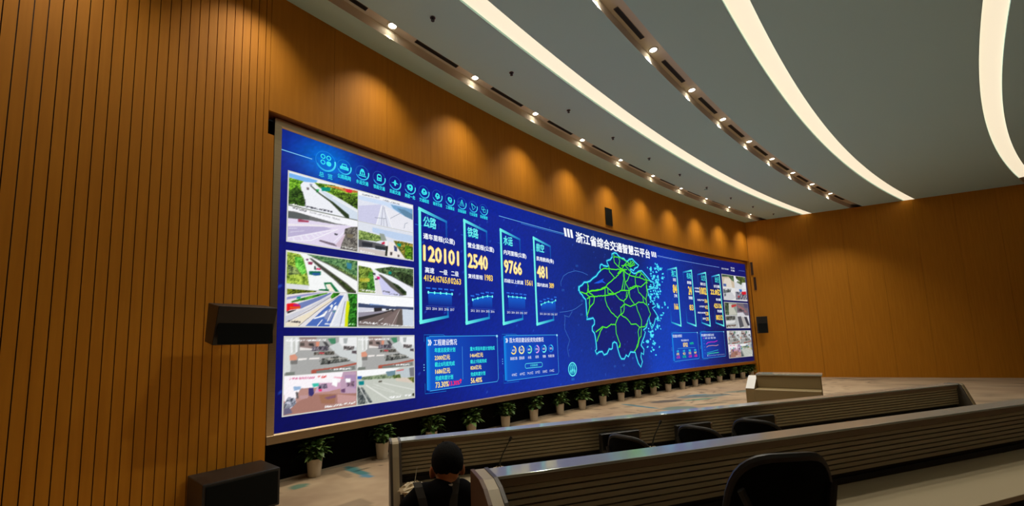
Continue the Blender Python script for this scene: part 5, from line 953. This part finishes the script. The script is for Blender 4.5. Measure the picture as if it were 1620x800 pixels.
# local: x right, y forward (towards the screen), z up; seat height .45
HC = Vector((.035, .055, 1.230))
def skull(mb, k=1., top=True):
    mb.sphere(HC + Vector((0, -.012, .012)), (.079 * k, .094 * k, .102 * k), nu=24, nv=16)       # cranium
    mb.sphere(HC + Vector((0, .035, -.045)), (.062 * k, .062 * k, .085 * k), nu=20, nv=14)       # face
b = MB(); skull(b)
b.sphere(HC + Vector((0, .075, -.105)), (.030, .026, .022)); b.sphere(HC + Vector((0, .102, -.035)), (.013, .018, .026)); b.sphere(HC + Vector((0, .092, -.075)), (.026, .012, .010))
for sx in (-1, 1):
    b.sphere(HC + Vector((sx * .032, .085, -.002)), (.016, .012, .011)); b.sphere(HC + Vector((sx * .040, .068, -.040)), (.024, .022, .024))
    Me = Matrix.Rotation(sx * .38, 4, 'Z'); b.sphere(HC + Vector((sx * .086, -.008, -.032)), (.011, .021, .035), Me, 14, 10); b.sphere(HC + Vector((sx * .080, .0, -.055)), (.010, .013, .014))
limb(b, [HC + Vector((0, -.02, -.05)), (.030, .012, 1.15), (.012, .0, 1.08)], [.060, .060, .070])
limb(b, [(0, -.005, 1.06), (0, -.01, .92), (0, 0, .70), (0, .02, .54)], [.085, .115, .11, .12])
for sx in (-1, 1):
    limb(b, [(sx * .05, 0, 1.075), (sx * .155, .0, 1.03)], [.055, .058]); limb(b, [(sx * .09, -.005, .95), (sx * .10, 0, .72)], [.085, .075])
    limb(b, [(sx * .165, .0, 1.02), (sx * .205, .06, .80), (sx * .15, .30, .80), (sx * .13, .37, .855)], [.056, .043, .032, .024])
    limb(b, [(sx * .09, .03, .53), (sx * .12, .42, .52), (sx * .12, .40, .12)], [.085, .062, .042]); limb(b, [(sx * .12, .38, .06), (sx * .125, .55, .045)], [.04, .032])
    hx, hy, hz = sx * .125, .405, .862
    b.sphere((hx, hy, hz), (.038, .042, .014))
    for q in range(4):
        fx = hx + (q - 1.5) * .019; fl = (.052, .062, .058, .044)[q]
        limb(b, [(fx, hy + .03, hz), (fx + (q - 1.5) * .002, hy + .03 + fl * .55, hz + .004), (fx + (q - 1.5) * .003, hy + .03 + fl, hz - .010)], [.0088, .0082, .0070])
    limb(b, [(hx - sx * .030, hy - .015, hz), (hx - sx * .055, hy + .012, hz - .002), (hx - sx * .060, hy + .038, hz - .006)], [.011, .009, .0075])
remesh(b, 'body', M['skin'], pr, .0065, 5)
# hair: cap cut by a hairline that dips behind the ears to the nape
b = MB(); nu, nv = 44, 22; vs = []; rh = random.Random(2)
for j in range(nv + 1):
    for i in range(nu):
        a = 2 * PI * i / nu; back = -sin(a)                       # 1 at the back of the head
        low = -.030 if back > .6 else (-.030 + (.6 - back) * .11 if back > -.1 else .047 + (-.1 - back) * .04)
        low += .006 * rh.uniform(-1, 1)
        th = PI * (j / nv) * .5; zt = .112; 
        t = j / nv; z = zt - (zt - low) * t
        zz = max(-1, min(1, z / .112)); rad_ = math.sqrt(max(0, 1 - zz * zz)) if z > 0 else 1 - .16 * (z / -.06) ** 2
        rx, ry = .0885 * rad_, (.107 if back > 0 else .103) * rad_; sq = 1 + .05 * abs(sin(2 * a)); rx *= sq; ry *= sq; f = 1 + (.012 * rh.uniform(-1, 1))
        vs.append(HC + Vector((rx * cos(a) * f, ry * sin(a) * f - .012, z + .012)))
b.add(vs, [(j * nu + i, j * nu + (i + 1) % nu, (j + 1) * nu + (i + 1) % nu, (j + 1) * nu + i) for j in range(nv) for i in range(nu)])
o = b.build('hair', M['hair'], pr, True); md = o.modifiers.new('thick', 'SOLIDIFY'); md.thickness = .010; md.offset = -1
b = MB()
limb(b, [(0, -.008, 1.085), (0, -.012, .92), (0, -.002, .70), (0, .02, .56)], [.098, .130, .125, .132])
for sx in (-1, 1):
    limb(b, [(sx * .045, -.004, 1.100), (sx * .100, -.002, 1.102), (sx * .158, .0, 1.045)], [.066, .064, .068]); limb(b, [(sx * .09, -.008, .95), (sx * .10, 0, .72)], [.098, .090])
    limb(b, [(sx * .167, .0, 1.02), (sx * .19, .03, .90)], [.068, .060])
b2 = remesh(b, 'shirt', M['shirt'], pr, .010, 6)
b = MB(); b.lathe([(.074, 1.112), (.068, 1.154), (.063, 1.160), (.066, 1.112)], 28, Matrix.Translation((.022, .003, 0)), False, False); b.build('collar', M['collar'], pr, True)
for sx in (-1, 1):
    b = MB()
    q = [(-.028 + sx * .103, .0, 1.172), (-.028 + sx * .096, -.050, 1.160), (-.028 + sx * .082, -.084, 1.117), (-.025 + sx * .065, -.124, 1.03), (-.02 + sx * .045, -.148, .95), (-.02 + sx * .028, -.152, .86)]
    vs = []
    for k, p in enumerate(q): vs += [Vector(p) + Vector((-.021, -.003, 0)), Vector(p) + Vector((.021, -.003, 0)), Vector(p) + Vector((.021, .012, -.006)), Vector(p) + Vector((-.021, .012, -.006))]
    fs = [(k * 4 + j, k * 4 + (j + 1) % 4, k * 4 + 4 + (j + 1) % 4, k * 4 + 4 + j) for k in range(len(q) - 1) for j in range(4)] + [(0, 1, 2, 3), (23, 22, 21, 20)]
    b.add(vs, fs); b.build('shoulder_strap', M['strap'], pr)
b = MB()
limb(b, [(0, .02, .56), (0, .03, .52)], [.135, .13])
for sx in (-1, 1): limb(b, [(sx * .09, .03, .53), (sx * .12, .43, .52), (sx * .12, .40, .10)], [.098, .075, .058])
remesh(b, 'trousers', M['trousers'], pr, .012, 5)
for sx in (-1, 1): b = MB(); b.sphere((sx * .125, .47, .045), (.045, .12, .045)); b.build('shoe', M['plastic'], pr, True)

# ---------------------------------------------------------------- camera, world, output
ROT = Matrix(CAMROT)
cam = bpy.data.cameras.new('camera'); co = bpy.data.objects.new('camera', cam); COL.objects.link(co)
co.matrix_world = Matrix.Translation((0, 0, EYE)) @ ROT.to_4x4()
cam.sensor_fit = 'HORIZONTAL'; cam.sensor_width = 36; cam.lens = FPX / 1620 * 36
cam.shift_x = 14 / 1620; cam.shift_y = 72 / 1620; cam.clip_start = .05; cam.clip_end = 200
SC.camera = co
w = bpy.data.worlds.new('World'); SC.world = w; w.use_nodes = True
w.node_tree.nodes['Background'].inputs[0].default_value = (.05, .05, .05, 1); w.node_tree.nodes['Background'].inputs[1].default_value = .1
SC.view_settings.view_transform = 'Standard'; SC.view_settings.look = 'None'; SC.view_settings.exposure = 0; SC.view_settings.gamma = 1
try: SC.view_settings.use_curve_mapping = False
except Exception: pass
SC.cycles.use_denoising = True
SC.cycles.max_bounces = 8; SC.cycles.diffuse_bounces = 4; SC.cycles.sample_clamp_indirect = 4
